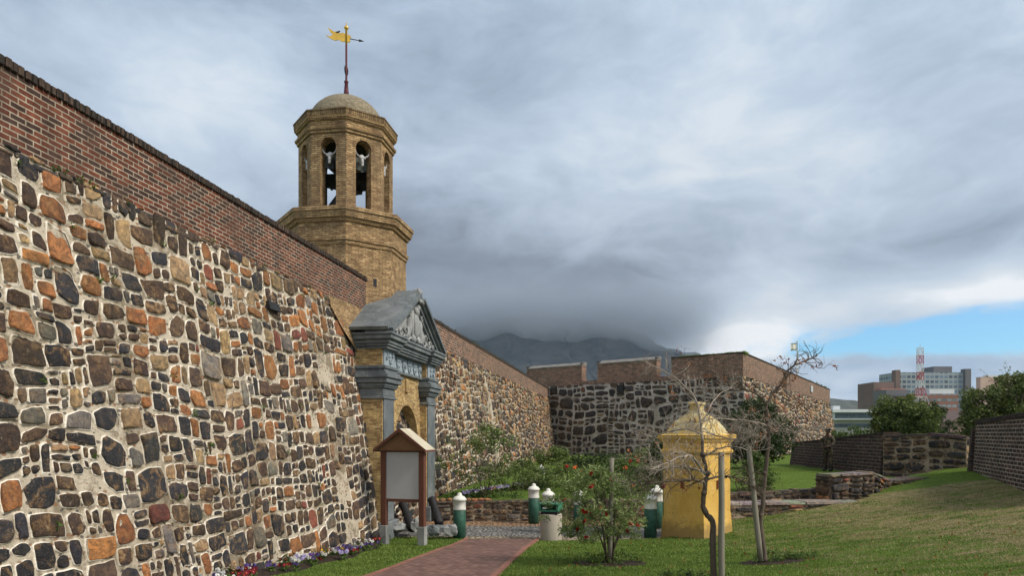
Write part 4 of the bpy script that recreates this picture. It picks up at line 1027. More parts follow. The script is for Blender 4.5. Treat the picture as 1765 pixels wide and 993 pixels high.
# ------------------------------------------------------------------ bollards
def make_bollard(r=.155, H=1.1):
    root = empty('bollard'); mb = MB(); mb.smooth = True
    mb.lathe([(r, -.1), (r, .70), (r * .96, .705)], 28); mb.build('post', M_GREENP, root)
    mb = MB(); mb.smooth = True; mb.lathe([(r * 1.03, .68), (r * 1.03, .70), (r * .98, .76), (r * 1.0, .90), (r * 1.1, .905), (r * 1.12, .945), (r * 1.02, .96), (r * .8, 1.0), (r * .45, 1.025), (r * .38, 1.03), (r * .38, 1.07), (r * .2, 1.095), (0.005, 1.1)], 28); mb.build('cap', M_WHITEP, root)
    return root
bo_pts = [(792, 927, 16.75, 1, 'green bollard with white cap beside the cut stone blocks at the end of the path'),
          (920, 900, 19.55, 1, 'green bollard with white cap against the low garden wall'),
          (933, 868, 24.5, .8, 'small distant bollard in the garden behind the wall bollard'),
          (945, 915, 17.8, 1, 'green bollard with white cap hidden behind the litter bin'),
          (1121, 925, 16.9, 1, 'green bollard with white cap at the right road edge, nearest the yellow sentry box'),
          (1132, 910, 18.6, 1.05, 'taller-looking green bollard just behind the one near the sentry box'),
          (998, 915, 18.3, 1, 'green bollard half hidden by the red-flowered bush')]
b0 = make_bollard()
for i, (px, py, Y, sc, lab) in enumerate(bo_pts):
    o = b0 if i == 0 else copy_tree(b0); p = P(px, py, Y); o.location = (p.x, p.y, p.z if i == 2 else max(p.z, -.02)); o.scale = (sc,) * 3
    if i == 2: o.location.z = .56
    tag(o, lab, 'bollard', 'green and white bollards along the road')

# ------------------------------------------------------------------ litter bin
p = P(950, 931, 16.45); bn = tag(empty('litter_bin', (p.x, p.y, 0), R(-20)), 'concrete litter bin with green hood beside the path', 'litter bin')
mb = MB(); mb.smooth = True; mb.lathe([(.22, -.02), (.255, .0), (.255, .02), (.262, .60), (.25, .63), (.2, .63)], 32); mb.build('concrete_drum', M_CONCRETE, bn)
mb = MB(); mb.bbox((-.2, -.2, .62), (.2, .2, .70), .01); mb.build('collar', M_BLACKM, bn)
mb = MB()
mb.box((-.23, -.22, .70), (.23, .22, .735)); mb.box((-.23, -.22, .70), (-.19, .22, .86)); mb.box((.19, -.22, .70), (.23, .22, .86)); mb.box((-.19, .1, .70), (.19, .22, .86)); mb.bbox((-.245, -.24, .86), (.245, .24, .90), .01)
mb.build('hood', simple('bin_green_paint', (.05, .20, .13), rough=.45, bump=.1), bn)
mb = MB(); mb.box((-.15, -.215, .76), (-.05, -.15, .80)); mb.build('sticker', M_WHITEP, bn)

# ------------------------------------------------------------------ garden walls
def small_wall(name, label, corners_top, base_z, thick, sx, sy, wts, seed, mortar=M_MORTAR_DARK, cap=None, cat='wall', depth=.03, gap=.016, endcaps=True):
    """corners_top: list of (x,y,ztop) along the front foot line; front faces the camera side"""
    root = tag(empty(name), label, cat); mb = MB(); pal = palette(wts)
    for i in range(len(corners_top) - 1):
        a = Vector(corners_top[i]); b = Vector(corners_top[i + 1]); za, zb = a.z, b.z; a2 = Vector((a.x, a.y, base_z)); b2 = Vector((b.x, b.y, base_z))
        dd = (b2 - a2).normalized(); nn = Vector((dd.y, -dd.x, 0))
        rubble(mb, [a2, b2, a2 + ud * (za - base_z), b2 + ud * (zb - base_z)], sx, sy, pal, seed + i, depth, gap, small=.15)
        bk = -nn * thick; up = ud
        mb.m = 1; mb.hexa([a2 + bk, a2 - nn * .02, b2 - nn * .02, b2 + bk, a2 + bk + up * (za - base_z), a2 - nn * .02 + up * (za - base_z), b2 - nn * .02 + up * (zb - base_z), b2 + bk + up * (zb - base_z)])
        if endcaps:
            if i == 0: rubble(mb, [a2 + bk, a2, a2 + bk + up * (za - base_z), a2 + up * (za - base_z)], sx, sy, pal, seed + 40, depth, gap, small=.15)
            if i == len(corners_top) - 2: rubble(mb, [b2, b2 + bk, b2 + up * (zb - base_z), b2 + bk + up * (zb - base_z)], sx, sy, pal, seed + 50, depth, gap, small=.15)
    mb.build('masonry', [M_STONE, mortar], root, uv=False, col=True)
    if cap:
        mb = MB(); rg = random.Random(seed)
        for i in range(len(corners_top) - 1):
            a = Vector(corners_top[i]); b = Vector(corners_top[i + 1]); Lw = (b - a).length; dd = (b - a) / Lw; nn = Vector((dd.y, -dd.x, 0)).normalized(); s = 0
            while s < Lw - .05:
                w = min(rg.uniform(*cap[0]), Lw - s); h = cap[1] * rg.uniform(.7, 1.2); ov = rg.uniform(.02, .07)
                p0 = a + dd * s; p1 = a + dd * (s + w - .015)
                mb.cur = tuple(x * rg.uniform(.8, 1.2) for x in cap[2]) + (cap[3],)
                mb.hexa([p0 - nn * thick + ud * .002, p0 + nn * ov + ud * .002, p1 + nn * ov + ud * .002, p1 - nn * thick + ud * .002, p0 - nn * (thick - .02) + ud * h, p0 + nn * (ov - .015) + ud * h, p1 + nn * (ov - .015) + ud * h * .9, p1 - nn * (thick - .02) + ud * h])
                s += w
        mb.build('coping', M_STONE, root, uv=False, col=True)
    return root
dk = (4, 3, .2, .3, .4, .8)
small_wall('garden_wall', 'low dark stone retaining wall of the planted garden, left of the wall bollard', [(PX(752, 20), 20.0, .53), (PX(1010, 20), 20.1, .55), (5.6, 20.15, .56)], -.1, .35, .34, .17, (3, 4, .2, .8, .3, 1), 61, M_MORTAR_DARK, ((.2, .45), .05, (.08, .07, .055), .5))
# right: low step wall A, ragged row B, block C
small_wall('step_wall', 'lowest flat-capped stone step beside the sentry box', [(5.6, 18.55, .60), (7.6, 18.75, .61), (9.9, 19.1, .60)], -.1, .7, .6, .2, (2.5, 3, .2, .5, 1.3, 1.2), 71, M_MORTAR_DARK, ((.5, 1.1), .06, (.30, .27, .23), .1), 'step')
small_wall('ragged_wall', 'ragged row of broken stones behind the flat step', [(6.4, 20.2, .70), (8.0, 20.25, .78), (9.2, 20.3, .84)], .3, .3, .45, .17, (4, 3, .2, .3, .4, .8), 75, M_MORTAR_DARK, ((.2, .5), .10, (.09, .07, .055), .4), depth=.06)
small_wall('stub_wall', 'short thick ruined wall stub projecting in front of the soldier', [(9.15, 19.6, 1.33), (10.7, 20.2, 1.36), (11.7, 21.2, 1.1)], .2, .55, .42, .19, (6, 3, .4, .2, .2, .6), 79, M_MORTAR_DARK, ((.3, .7), .07, (.20, .185, .16), .2), depth=.07, gap=.014)
small_wall('lower_ledge', 'low ledge of broken stones at the foot of the dark stone wall', [(11.2, 21.0, 1.02), (12.6, 21.6, 1.10), (14.0, 22.3, 1.06)], .3, .5, .5, .2, (5, 3, .2, .3, .2, .6), 83, M_MORTAR_DARK, ((.5, 1.0), .06, (.12, .11, .09), .3), depth=.05)
def Q(px, Y): return PX(px, Y)
small_wall('dark_stone_wall', 'dark squared-stone wall with pale mortar between the two brick walls', [(Q(1522, 25.0), 25.0, 2.46), (Q(1600, 24.2), 24.2, 2.50), (Q(1666, 23.4), 23.4, 2.40)], .6, .6, .66, .32, (7, 3.5, .05, .15, .15, .4), 87, M_MORTAR_DARK, ((.5, 1.2), .08, (.07, .06, .05), .3), depth=.05, gap=.02)
# dark brick wall behind the person
bw = tag(empty('brick_wall'), 'dark sloping brick wall behind the person in camouflage', 'wall')
a = Vector((Q(1366, 34), 34, 0)); b = Vector((Q(1524, 25.2), 25.2, 0)); dd = (b - a).normalized(); nn = Vector((dd.y, -dd.x, 0))
mb = MB(); mb.hexa([a - nn * .6 + ud * .5, a + nn * .22 + ud * .5, b + nn * .22 + ud * .5, b - nn * .6 + ud * .5, a - nn * .6 + ud * 2.06, a + ud * 2.06, b + ud * 2.56, b - nn * .6 + ud * 2.56])
mb.build('brickwork', brick_mat('soot_brick', (.05, .034, .03), (.085, .048, .04), (.17, .145, .12), .5, .13, .022, (.045, .032, .028), .5), bw)
mb = MB(); mb.hexa([a - nn * .62 + ud * 2.05, a + nn * .03 + ud * 2.05, b + nn * .03 + ud * 2.55, b - nn * .62 + ud * 2.55, a - nn * .62 + ud * 2.12, a + nn * .03 + ud * 2.12, b + nn * .03 + ud * 2.62, b - nn * .62 + ud * 2.62]); mb.build('coping', M_COPING, bw)
# right brick wall with end pier
rw = tag(empty('brick_wall'), 'brown brick wall with pale joints at the right edge under the big shrub', 'wall')
a = Vector((Q(1682, 22.2), 22.2, 0)); b = Vector((Q(1765, 17.6), 17.6, 0)); dd = (b - a).normalized(); b = a + dd * 8; nn = Vector((dd.y, -dd.x, 0))
if nn.x > 0: nn = -nn
M_RW = brick_mat('brown_brick', (.055, .036, .028), (.12, .066, .048), (.40, .34, .27), .34, .11, .02, (.05, .038, .03), .5, (.04, .03, .026))
mb = MB(); mb.hexa([a - nn * .5 + ud * .5, a + nn * .12 + ud * .5, b + nn * .12 + ud * .5, b - nn * .5 + ud * .5, a - nn * .5 + ud * 2.88, a + ud * 2.88, b + ud * 3.1, b - nn * .5 + ud * 3.1]); mb.build('brickwork', M_RW, rw)
mb = MB(); k = 0
s = 0
while s < 8:
    mb.bbox((s, -.5, 0), (s + .1, .03, .14), .01, Matrix.Translation(a + ud * (2.87 + s * .02)) @ Matrix(((dd.x, nn.x, 0, 0), (dd.y, nn.y, 0, 0), (0, 0, 1, 0), (0, 0, 0, 1)))); s += .112
mb.build('soldier_course', M_COPING, rw)
mb = MB(); c = a - dd * .28
mb.hexa([c - nn * .5 + ud * .5, c + nn * .25 + ud * .5, c + dd * .26 + nn * .25 + ud * .5, c + dd * .26 - nn * .5 + ud * .5, c - nn * .5 + ud * 2.75, c + nn * .08 + ud * 2.75, c + dd * .26 + nn * .08 + ud * 2.75, c + dd * .26 - nn * .5 + ud * 2.75]); mb.build('end_pier', M_DARKB, rw)

# ------------------------------------------------------------------ plants
def twigs(mb, p, d, L_, r, depth, rng, wig=.35, seg=4, kids=(2, 4), bendz=0.0, ratio=.62, tips=None, spread=.9):
    pts = [p.copy()]; q = p.copy(); dd = d.normalized()
    for i in range(seg):
        dd = (dd + Vector((rng.gauss(0, wig), rng.gauss(0, wig), rng.gauss(0, wig) + bendz)) * .5).normalized(); q = q + dd * (L_ / seg); pts.append(q.copy())
    mb.tube(pts, [r * (1 - .55 * i / seg) for i in range(seg + 1)], 5 if r > .012 else 4 if r > .005 else 3)
    if depth <= 0:
        if tips is not None: tips.append(tuple(pts[-1]))
        return
    for k in range(rng.randint(*kids)):
        i = rng.randint(1, seg); b = pts[i]; dv = (pts[i] - pts[i - 1]).normalized(); nd = (dv + Vector((rng.gauss(0, 1), rng.gauss(0, 1), rng.gauss(0, 1))) * spread * .7).normalized()
        twigs(mb, b, nd, L_ * ratio * rng.uniform(.7, 1.2), max(.0022, r * .55), depth - 1, rng, wig, seg, kids, bendz, ratio, tips, spread)
def shrub(name, label, cat, base, size, n_cl, n_leaf, leaf, mat, seed, stems=5, clr=.25, aspect=2., group=None, squash=.9, lift=.25, bark=M_BARK, sr=.02, hollow=False, droop=0.):
    root = tag(empty(name, base), label, cat, group); rng = random.Random(seed); tips = []; ox = -.22 if name == 'bottlebrush' else 0
    W_, D_, H_ = size
    for i in range(n_cl):
        th_ = rng.uniform(0, 6.283); rr = math.sqrt(rng.random()); zz = rng.random()
        env = math.sin(math.pi * min(1, .18 + zz * .82)) ** .6
        tips.append((ox + math.cos(th_) * rr * W_ / 2 * env * rng.uniform(.8, 1.15), math.sin(th_) * rr * D_ / 2 * env, H_ * (lift + (1 - lift) * zz) - clr * .3))
    mb = MB(); mb.smooth = True
    for i in range(stems):
        tgt = rng.choice(tips); a0 = Vector((rng.uniform(-.06, .06), rng.uniform(-.06, .06), -.05)); b0_ = Vector(tgt); m_ = a0.lerp(b0_, .5) + Vector((0, 0, H_ * .12))
        mb.tube([a0, a0.lerp(m_, .5) + Vector((rng.uniform(-.03, .03), 0, .02)), m_, b0_], [sr, sr * .8, sr * .55, sr * .2], 5)
        for j in range(4): 
            b1 = Vector(rng.choice(tips)); st = m_.lerp(b0_, rng.random() * .6)
            if (b1 - st).length < max(W_, H_) * .5: mb.tube([st, st.lerp(b1, .5) + Vector((0, 0, .03)), b1], [sr * .4, sr * .3, sr * .12], 4)
    mb.build('stem', bark, root, uv=False)
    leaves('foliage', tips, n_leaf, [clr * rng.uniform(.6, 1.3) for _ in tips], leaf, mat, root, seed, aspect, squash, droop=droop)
    return root, tips

# bottlebrush bush
bp = P(1050, 966, 12.0)
root, tips = shrub('bottlebrush', 'bushy green shrub with red brush flowers on a stake in the lawn', 'shrub', (bp.x, bp.y, zlawn(bp.x, bp.y) - .02), (1.85, 1.4, 1.72), 170, 44, .085, M_LEAF_B, 41, 12, .12, 4.0, lift=.30, sr=.018)
rng = random.Random(4)
outer = sorted(tips, key=lambda c: c[1])[:110]
mb = MB(); mb.smooth = True
pk = rng.sample(outer, 17)
for c in pk:
    mb = MB(); c = Vector(c) * 1.0 + Vector((0, -.1, .03)); dv = Vector((rng.uniform(-1, 1), -.3, rng.uniform(-.6, 1))).normalized(); u = dv.orthogonal().normalized(); w = dv.cross(u)
    for i in range(90):
        a = rng.uniform(0, 6.28); s0 = rng.uniform(-.035, .035); o = c + dv * s0; tip = o + (u * math.cos(a) + w * math.sin(a)) * .028 + dv * .006
        t1 = (tip - o).cross(dv).normalized() * .003; mb.add([o - t1, o + t1, tip + t1, tip - t1], [(0, 1, 2, 3)])
    mb.tube([c - dv * .04, c + dv * .04], .008, 5); mb.build('red_flower', M_REDFL, root, uv=False)

def ring_soil(name, lab, x, y, rx, ry):
    mb = MB(); mb.smooth = True; n = 40; vs = [(0, 0, .012)]; 
    for rr in (.5, .85, 1.0):
        for i in range(n):
            a = 2 * math.pi * i / n; k = rr * (1 + .08 * mnoise.noise(Vector((math.cos(a) * 2, math.sin(a) * 2, x))))
            X_, Y_ = x + math.cos(a) * rx * k, y + math.sin(a) * ry * k; vs.append((X_ - x, Y_ - y, zlawn(X_, Y_) - zlawn(x, y) + (.022 if rr < 1 else -.02) + .012 * mnoise.noise(Vector((X_ * 9, Y_ * 9, 0)))))
    fs = [(0, 1 + i, 1 + (i + 1) % n) for i in range(n)]
    for k in range(2):
        for i in range(n): fs.append((1 + k * n + i, 1 + (k + 1) * n + i, 1 + (k + 1) * n + (i + 1) % n, 1 + k * n + (i + 1) % n))
    mb.add(vs, fs); o = mb.build(name, M_SOIL, uv=False); o.location = (x, y, zlawn(x, y)); tag(o, lab, kind='structure'); return o
ring_soil('soil_ring', 'round soil bed under the red-flowered shrub', bp.x, bp.y, .73, .42)
def weeds(name, lab, x, y, rx, ry, n, h, seed, mat=M_LEAF_M):
    rs = random.Random(seed); c = [(rs.gauss(0, rx * .5), rs.gauss(0, ry * .5), h * rs.random() * .6) for _ in range(n)]
    o = leaves(name, c, 14, h * .4, h * .5, mat, None, seed, 5, 1.2); o.location = (x, y, zlawn(x, y) + .02); tag(o, lab, 'weeds', 'weeds round the tree bases', 'stuff'); return o
weeds('weeds', 'tuft of weeds in the soil ring under the red-flowered shrub', bp.x - .05, bp.y, .6, .35, 60, .18, 1)

def pole(name, lab, a, b, r, mat=M_POLE):
    mb = MB(); mb.smooth = True; a = Vector(a); b = Vector(b); n = 6
    mb.tube([a.lerp(b, i / n) + Vector((.003 * math.sin(i * 2), 0, 0)) for i in range(n + 1)], [r * (1 + .04 * math.sin(i)) for i in range(n + 1)], 14)
    o = mb.build(name, mat, uv=False); tag(o, lab, 'stake', 'wooden tree stakes'); return o
st1 = pole('tree_stake', 'tall straight round wooden stake beside the nearest bare tree', P(1243.5, 1030, 9.8), P(1243.5, 780, 9.8), .044)
st2 = pole('tree_stake', 'leaning wooden stake beside the second bare tree', P(1311, 968, 11.6), P(1290.5, 770, 11.75), .045)
st3 = pole('tree_stake', 'thin wooden stake standing through the red-flowered shrub', P(1051, 962, 11.85), P(1055, 790, 11.9), .038)

def bare_tree(name, lab, Y, trunk, limbs, seed, r0, leafcol=None):
    """trunk / limbs: photo pixel polylines at depth Y (limbs get their own depth swing)"""
    base = P(trunk[0][0], trunk[0][1], Y); root = tag(empty(name, base), lab, 'tree'); rng = random.Random(seed)
    mb = MB(); mb.smooth = True; pts = []
    def dense(L_, dep0, dep1):
        o = []; n = len(L_)
        for i, (x, y) in enumerate(L_):
            o.append(P(x, y, Y + dep0 + (dep1 - dep0) * (i / (n - 1))) - base)
        q = []
        for i in range(len(o) - 1):
            for k in range(3): 
                s = k / 3; a, b = o[i], o[i + 1]; m0 = (o[i + 1] - o[max(i - 1, 0)]) * .5; m1 = (o[min(i + 2, len(o) - 1)] - o[i]) * .5
                h00 = 2*s**3-3*s**2+1; h10 = s**3-2*s**2+s; h01 = -2*s**3+3*s**2; h11 = s**3-s**2
                q.append(a*h00 + m0*h10 + b*h01 + m1*h11 + Vector((rng.gauss(0, .006), rng.gauss(0, .006), rng.gauss(0, .004))))
        q.append(o[-1]); return q
    tp = dense(trunk, 0, 0); n = len(tp)
    mb.tube(tp, [r0 * (1.25 if i == 0 else 1) * (1 - .62 * (i / n)) * (1 + .08 * math.sin(i * 1.7)) for i in range(n)], 10)
    for i in range(5):
        k = rng.randint(n // 4, n - 2); mb.blob(tp[k] + Vector((rng.uniform(-.02, .02), -.01, 0)), r0 * .8, i, .2, 1)
    mb.build('trunk', M_BARK, root, uv=False)
    tips = []
    for (L_, dep, r, dens, mt) in limbs:
        mb = MB(); mb.smooth = True; lp = dense(L_, 0, dep); n = len(lp)
        mb.tube(lp, [r * (1 - .65 * i / n) for i in range(n)], 7)
        for k in range(int(dens * 1.15)):
            i = rng.randint(max(1, n // 6), n - 1); dv = (lp[i] - lp[i - 1]).normalized()
            nd = (dv * .7 + Vector((rng.gauss(0, .8), rng.gauss(0, .9), rng.gauss(.12, .8)))).normalized()
            twigs(mb, lp[i], nd, rng.uniform(.14, .42), r * .32, 2, rng, .45, 4, (1, 3), .02, .62, tips)
        mb.build('limb', mt, root, uv=False)
    return root, tips
bt1, tips1 = bare_tree('bare_tree', 'gnarled leafless tree with a crooked trunk in front of the sentry box', 9.9,
    [(1230, 1040), (1229, 960), (1229, 907), (1224, 893), (1213, 879), (1212, 860), (1216, 831), (1217, 815), (1212, 784), (1211, 760)],
    [([(1211, 760), (1209, 735), (1204, 705), (1197, 685), (1176, 662), (1150, 643), (1122, 630)], .4, .018, 26, M_TWIG),
     ([(1215, 833), (1195, 827), (1165, 830), (1130, 832), (1105, 838)], -.5, .020, 34, M_TWIGD),
     ([(1217, 820), (1203, 800), (1190, 785), (1170, 790), (1145, 800), (1120, 812)], -.7, .020, 40, M_TWIG),
     ([(1217, 815), (1190, 807), (1160, 806), (1130, 815), (1085, 838)], .8, .018, 40, M_TWIG),
     ([(1218, 828), (1240, 822), (1262, 823), (1285, 832), (1305, 845)], .5, .018, 40, M_TWIGD),
     ([(1212, 790), (1235, 775), (1262, 770), (1290, 778)], -.6, .014, 26, M_TWIG),
     ([(1210, 750), (1185, 740), (1150, 745), (1115, 760), (1090, 790)], .9, .015, 34, M_TWIG),
     ([(1209, 735), (1225, 700), (1240, 680), (1262, 668)], .9, .012, 22, M_TWIG)], 51, .052)
bt2, tips2 = bare_tree('bare_tree', 'leafless tree with one long limb reaching up right behind the leaning stake', 11.7,
    [(1318, 968), (1316, 945), (1311, 905), (1316, 850), (1321, 800), (1325, 763), (1323, 725), (1322, 697)],
    [([(1322, 700), (1330, 680), (1347, 662), (1357, 640), (1378, 626), (1395, 620), (1408, 614)], .3, .026, 30, M_TWIGD),
     ([(1322, 697), (1305, 680), (1280, 670), (1250, 655), (1225, 640), (1200, 630)], -.5, .018, 34, M_TWIGD),
     ([(1323, 735), (1300, 728), (1270, 724), (1235, 722), (1200, 728)], -.7, .018, 46, M_TWIG),
     ([(1324, 755), (1300, 752), (1270, 758), (1235, 752), (1205, 742)], .6, .016, 46, M_TWIG),
     ([(1325, 745), (1350, 740), (1370, 745), (1392, 738)], -.4, .014, 26, M_TWIG),
     ([(1324, 750), (1312, 738), (1290, 742), (1275, 735)], .8, .012, 20, M_TWIG),
     ([(1323, 720), (1345, 708), (1365, 700), (1385, 697)], .6, .012, 18, M_TWIGD)], 52, .05)
rng = random.Random(12)
leaves('dead_leaves', [t_ for t_ in tips2 if rng.random() < .05], 9, .07, .055, M_LEAF_R, bt2, 9, 2)
leaves('dead_leaves', [t_ for t_ in tips1 if rng.random() < .012], 8, .06, .05, M_LEAF_R, bt1, 9, 2)
p2 = P(1325, 965, 11.7); ring_soil('soil_ring', 'irregular soil bed around the second bare tree and leaning stake', p2.x + .05, p2.y, .62, .30)
weeds('weeds', 'tuft of weeds at the second bare tree', p2.x + .45, p2.y + .1, .5, .2, 50, .16, 2)
weeds('weeds', 'tuft of weeds at the foot of the leaning stake', p2.x - .1, p2.y - .05, .3, .1, 18, .14, 5)
p1 = P(1200, 985, 9.8); weeds('weeds', 'dark weeds at the foot of the nearest bare tree', p1.x, p1.y + .3, .5, .2, 40, .12, 3, M_LEAF_D)

gb = .55
def at(px, Y, z=gb): return (PX(px, Y), Y, z)
shrub('garden_shrub', 'tall airy shrub with thin stems in front of the sunlit curtain wall', 'shrub', at(835, 21.2), (2.7, 1.8, 2.3), 90, 40, .10, M_LEAF_O, 101, 9, .20, 2.6, lift=.22, sr=.016)
shrub('garden_shrub', 'loose olive-green shrub right of the tall airy one', 'shrub', at(905, 24), (2.8, 1.6, 1.1), 70, 50, .10, M_LEAF_O, 102, 7, .20, 2.6, lift=.1, sr=.014)
shrub('garden_shrub', 'low flowering shrub below the corner of the walls', 'shrub', at(960, 25), (3.4, 1.6, .9), 70, 50, .10, M_LEAF_O, 103, 7, .2, 2.8, lift=.05, sr=.014)
shrub('garden_shrub', 'green bush with orange and red flowers behind the thin stake', 'shrub', at(1065, 23.5), (3.2, 1.6, 1.1), 80, 50, .10, M_LEAF_M, 104, 7, .2, 2.8, lift=.02, sr=.014)
shrub('garden_shrub', 'brownish tangled bush left of the sentry box', 'shrub', at(1118, 22.3), (2.3, 1.4, 1.5), 80, 34, .08, M_LEAF_O, 105, 14, .2, 3, lift=.05, sr=.014, bark=M_TWIG)
shrub('garden_shrub', 'dark leafy bush tucked against the left side of the sentry box', 'shrub', at(1138, 21.5), (1.3, 1.2, 2.0), 50, 50, .09, M_LEAF_D, 106, 5, .22, 2)
shrub('garden_shrub', 'dark shrub in the corner where the curtain wall meets the bastion', 'shrub', at(955, 42), (4.2, 2.0, 1.1), 60, 60, .15, M_LEAF_O, 110, 6, .34, 2.4, lift=.02)
shrub('garden_shrub', 'wide dark shrub at the middle of the bastion foot', 'shrub', at(1040, 38), (4.6, 2.0, .9), 70, 50, .15, M_LEAF_D, 111, 6, .34, 2.4, lift=.02)
shrub('garden_shrub', 'shrub at the bastion foot just left of the sentry box cap', 'shrub', at(1110, 36), (3.2, 2.0, 1.2), 60, 50, .14, M_LEAF_M, 112, 6, .32, 2.4, lift=.02)
sh_, tp_ = shrub('garden_tree', 'dense dark evergreen tree behind the sentry box', 'tree', at(1300, 30, .9), (3.4, 2.8, 3.1), 120, 90, .14, M_LEAF_D, 107, 5, .36, 1.8, lift=.2, sr=.05)
shrub('hedge_bush', 'clipped dark green hedge right behind the sentry box', 'hedge', at(1302, 21.6, .6), (1.15, 1.0, 1.35), 90, 70, .07, M_LEAF_M, 108, 4, .17, 1.8, lift=.02, sr=.02)
shrub('garden_shrub', 'small bright green bush on the garden lawn seen through the red-flowered shrub', 'shrub', at(1005, 23), (2.2, 1.0, .7), 40, 60, .06, M_LEAF_Y, 109, 4, .14, 2, lift=.02, sr=.01)
# orange and red blooms
rng = random.Random(77)
for (px, py, Y, m) in ((1085, 796, 23, M_REDFL), (1101, 795, 23, M_ORFL), (1113, 797, 23, M_ORFL), (1080, 808, 23, M_ORFL), (978, 804, 22.5, M_REDFL), (991, 806, 22.6, M_ORFL), (1002, 813, 22.6, M_REDFL), (1143, 838, 16.5, M_REDFL)):
    p = P(px, py, Y); rt_ = tag(empty('flower_spike', (p.x, p.y, p.z)), {M_REDFL: 'red', M_ORFL: 'orange'}[m] + ' flower head standing above the bushes at pixel height of the stake top', 'flower')
    rt_['label'] = {M_REDFL: 'red', M_ORFL: 'orange'}[m] + ' flower head on a tall stalk above the garden bushes'; rt_['group'] = 'tall flower heads in the garden'
    mb = MB(); mb.smooth = True
    for k in range(14): 
        q = Vector((rng.gauss(0, .028), rng.gauss(0, .028), rng.gauss(0, .035))); mb.blob(q, .024, k, .3, 1)
    mb.build('petals', m, rt_, uv=False); mb = MB(); mb.tube([(0, 0, 0), (.01, .02, -(p.z - .55))], .008, 5); mb.build('stalk', M_LEAF_M, rt_, uv=False)

# background trees
def bigtree(name, lab, base, cx, cz, rx, ry, rz, ncl, nl, leaf, mat, seed, clr):
    root = tag(empty(name, base), lab, 'tree'); rng = random.Random(seed); C_ = []
    for i in range(ncl):
        q = Vector((rng.gauss(0, 1), rng.gauss(0, 1), rng.gauss(0, 1))).normalized() * (rng.random() ** .45); C_.append((cx + q.x * rx, q.y * ry, cz + q.z * rz * (1 + .25 * mnoise.noise(q * 2 + Vector((seed, 0, 0))))))
    mb = MB(); mb.smooth = True; mb.tube([(0, 0, -1), (.1, 0, cz * .4), (cx * .5, 0, cz * .8)], [.25, .2, .12], 8)
    tr = mb.build('trunk', M_BARK, root, uv=False)
    mb = MB(); mb.smooth = True
    for c in C_[::6]: mb.tube([(cx * .3, 0, cz * .5), (Vector(c) + Vector((cx * .3, 0, cz * .5))) * .5, c], [.1, .06, .02], 5)
    mb.build('limb', M_BARK, root, uv=False)
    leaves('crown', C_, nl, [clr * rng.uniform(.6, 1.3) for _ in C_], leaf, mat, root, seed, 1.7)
    return root
bigtree('broad_tree', 'broad dark green tree beyond the dark stone wall, in front of the city blocks', (PX(1560, 60), 60, -.5), 0, 4.0, 3.0, 2.5, 2.3, 190, 120, .24, M_LEAF_T, 201, .55)
for (px, z_, h_) in ((1592, 0, 6.6), (1612, 0, 6.0), (1622, 0, 5.4), (1636, 0, 4.6)):
    Y = 62; c = []; rng = random.Random(px)
    root = tag(empty('conifer', (PX(px, Y), Y, -.6)), {1592: 'tallest narrow tufted conifer of the row by the broad tree', 1612: 'second tufted conifer of the row by the broad tree', 1622: 'third tufted conifer of the row by the broad tree', 1636: 'shortest tufted conifer at the right end of the row'}[px], 'tree', 'tufted conifers beside the broad tree')
    mb = MB(); mb.smooth = True; mb.tube([(0, 0, 0), (.05, 0, h_)], [.14, .03], 6); mb.build('trunk', M_BARK, root, uv=False)
    for k in range(34):
        z = h_ * (.2 + .8 * rng.random()); rr = .95 * (1 - .55 * z / h_) * rng.uniform(.3, 1); a = rng.uniform(0, 6.28); c.append((math.cos(a) * rr, math.sin(a) * rr, z))
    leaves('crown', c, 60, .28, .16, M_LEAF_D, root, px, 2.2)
for i, px in enumerate((1448, 1470, 1492)):
    Y = 70; bigtree('small_tree', ('leftmost', 'middle', 'rightmost')[i] + ' of three small trees between the bastion and the broad tree', (PX(px, Y), Y, 0), 0, 2.0, .9, .8, 1.2 + .4 * (i == 1), 30, 50, .2, M_LEAF_M, 210 + i, .35)
bigtree('large_shrub', 'large olive green shrub growing above the right brick wall', (PX(1735, 24.5), 24.5, .8), 0.2, 2.3, 1.9, 1.4, 1.6, 300, 110, .11, M_LEAF_T, 220, .28)
mb = MB(); rng = random.Random(6); rt_ = tag(empty('wall_sapling', (PX(1733, 24), 24, 3.9)), 'thin sparse shoots sticking up above the large shrub', 'plant'); tp = []
for k in range(4): twigs(mb, Vector((k * .12 - .2, 0, 0)), Vector((rng.uniform(-.3, .3), 0, 1)), .9, .01, 1, rng, .3, 5, (2, 3), .1, .4, tp)
mb.build('stem', M_TWIGD, rt_, uv=False); leaves('foliage', tp, 6, .05, .06, M_LEAF_O, rt_, 5, 2)

# ------------------------------------------------------------------ flower beds
mb = MB(); mb.smooth = True; n = 60; vs = []
def bedx(y): return -5.83 + .1636 * y + .02
def bedw(y): return (.62 if y < 14.5 else .62 * (1 - (y - 14.5) / 2.2)) * (1 + .15 * math.sin(y * 3))
for j in range(n + 1):
    y = 4.5 + 11.6 * j / n; a = bedx(y) - .05; w = max(.12, bedw(y))
    for i in range(5): x = a + w * i / 4; vs.append((x, y, zlawn(x, y) + (.06 * math.sin(math.pi * i / 4) if i < 4 else -.01) + .015 * mnoise.noise(Vector((x * 9, y * 9, 1)))))
mb.add(vs, [(j * 5 + i, j * 5 + i + 1, j * 5 + 6 + i, j * 5 + 5 + i) for j in range(n) for i in range(4)])
tag(mb.build('flower_bed', M_SOIL, uv=False), 'narrow soil bed along the foot of the rubble wall', kind='structure')
PANSY = {'white': (.62, .62, .58), 'violet': (.12, .075, .26), 'crimson': (.13, .010, .02), 'lilac': (.30, .26, .46), 'yellow': (.75, .42, .03)}
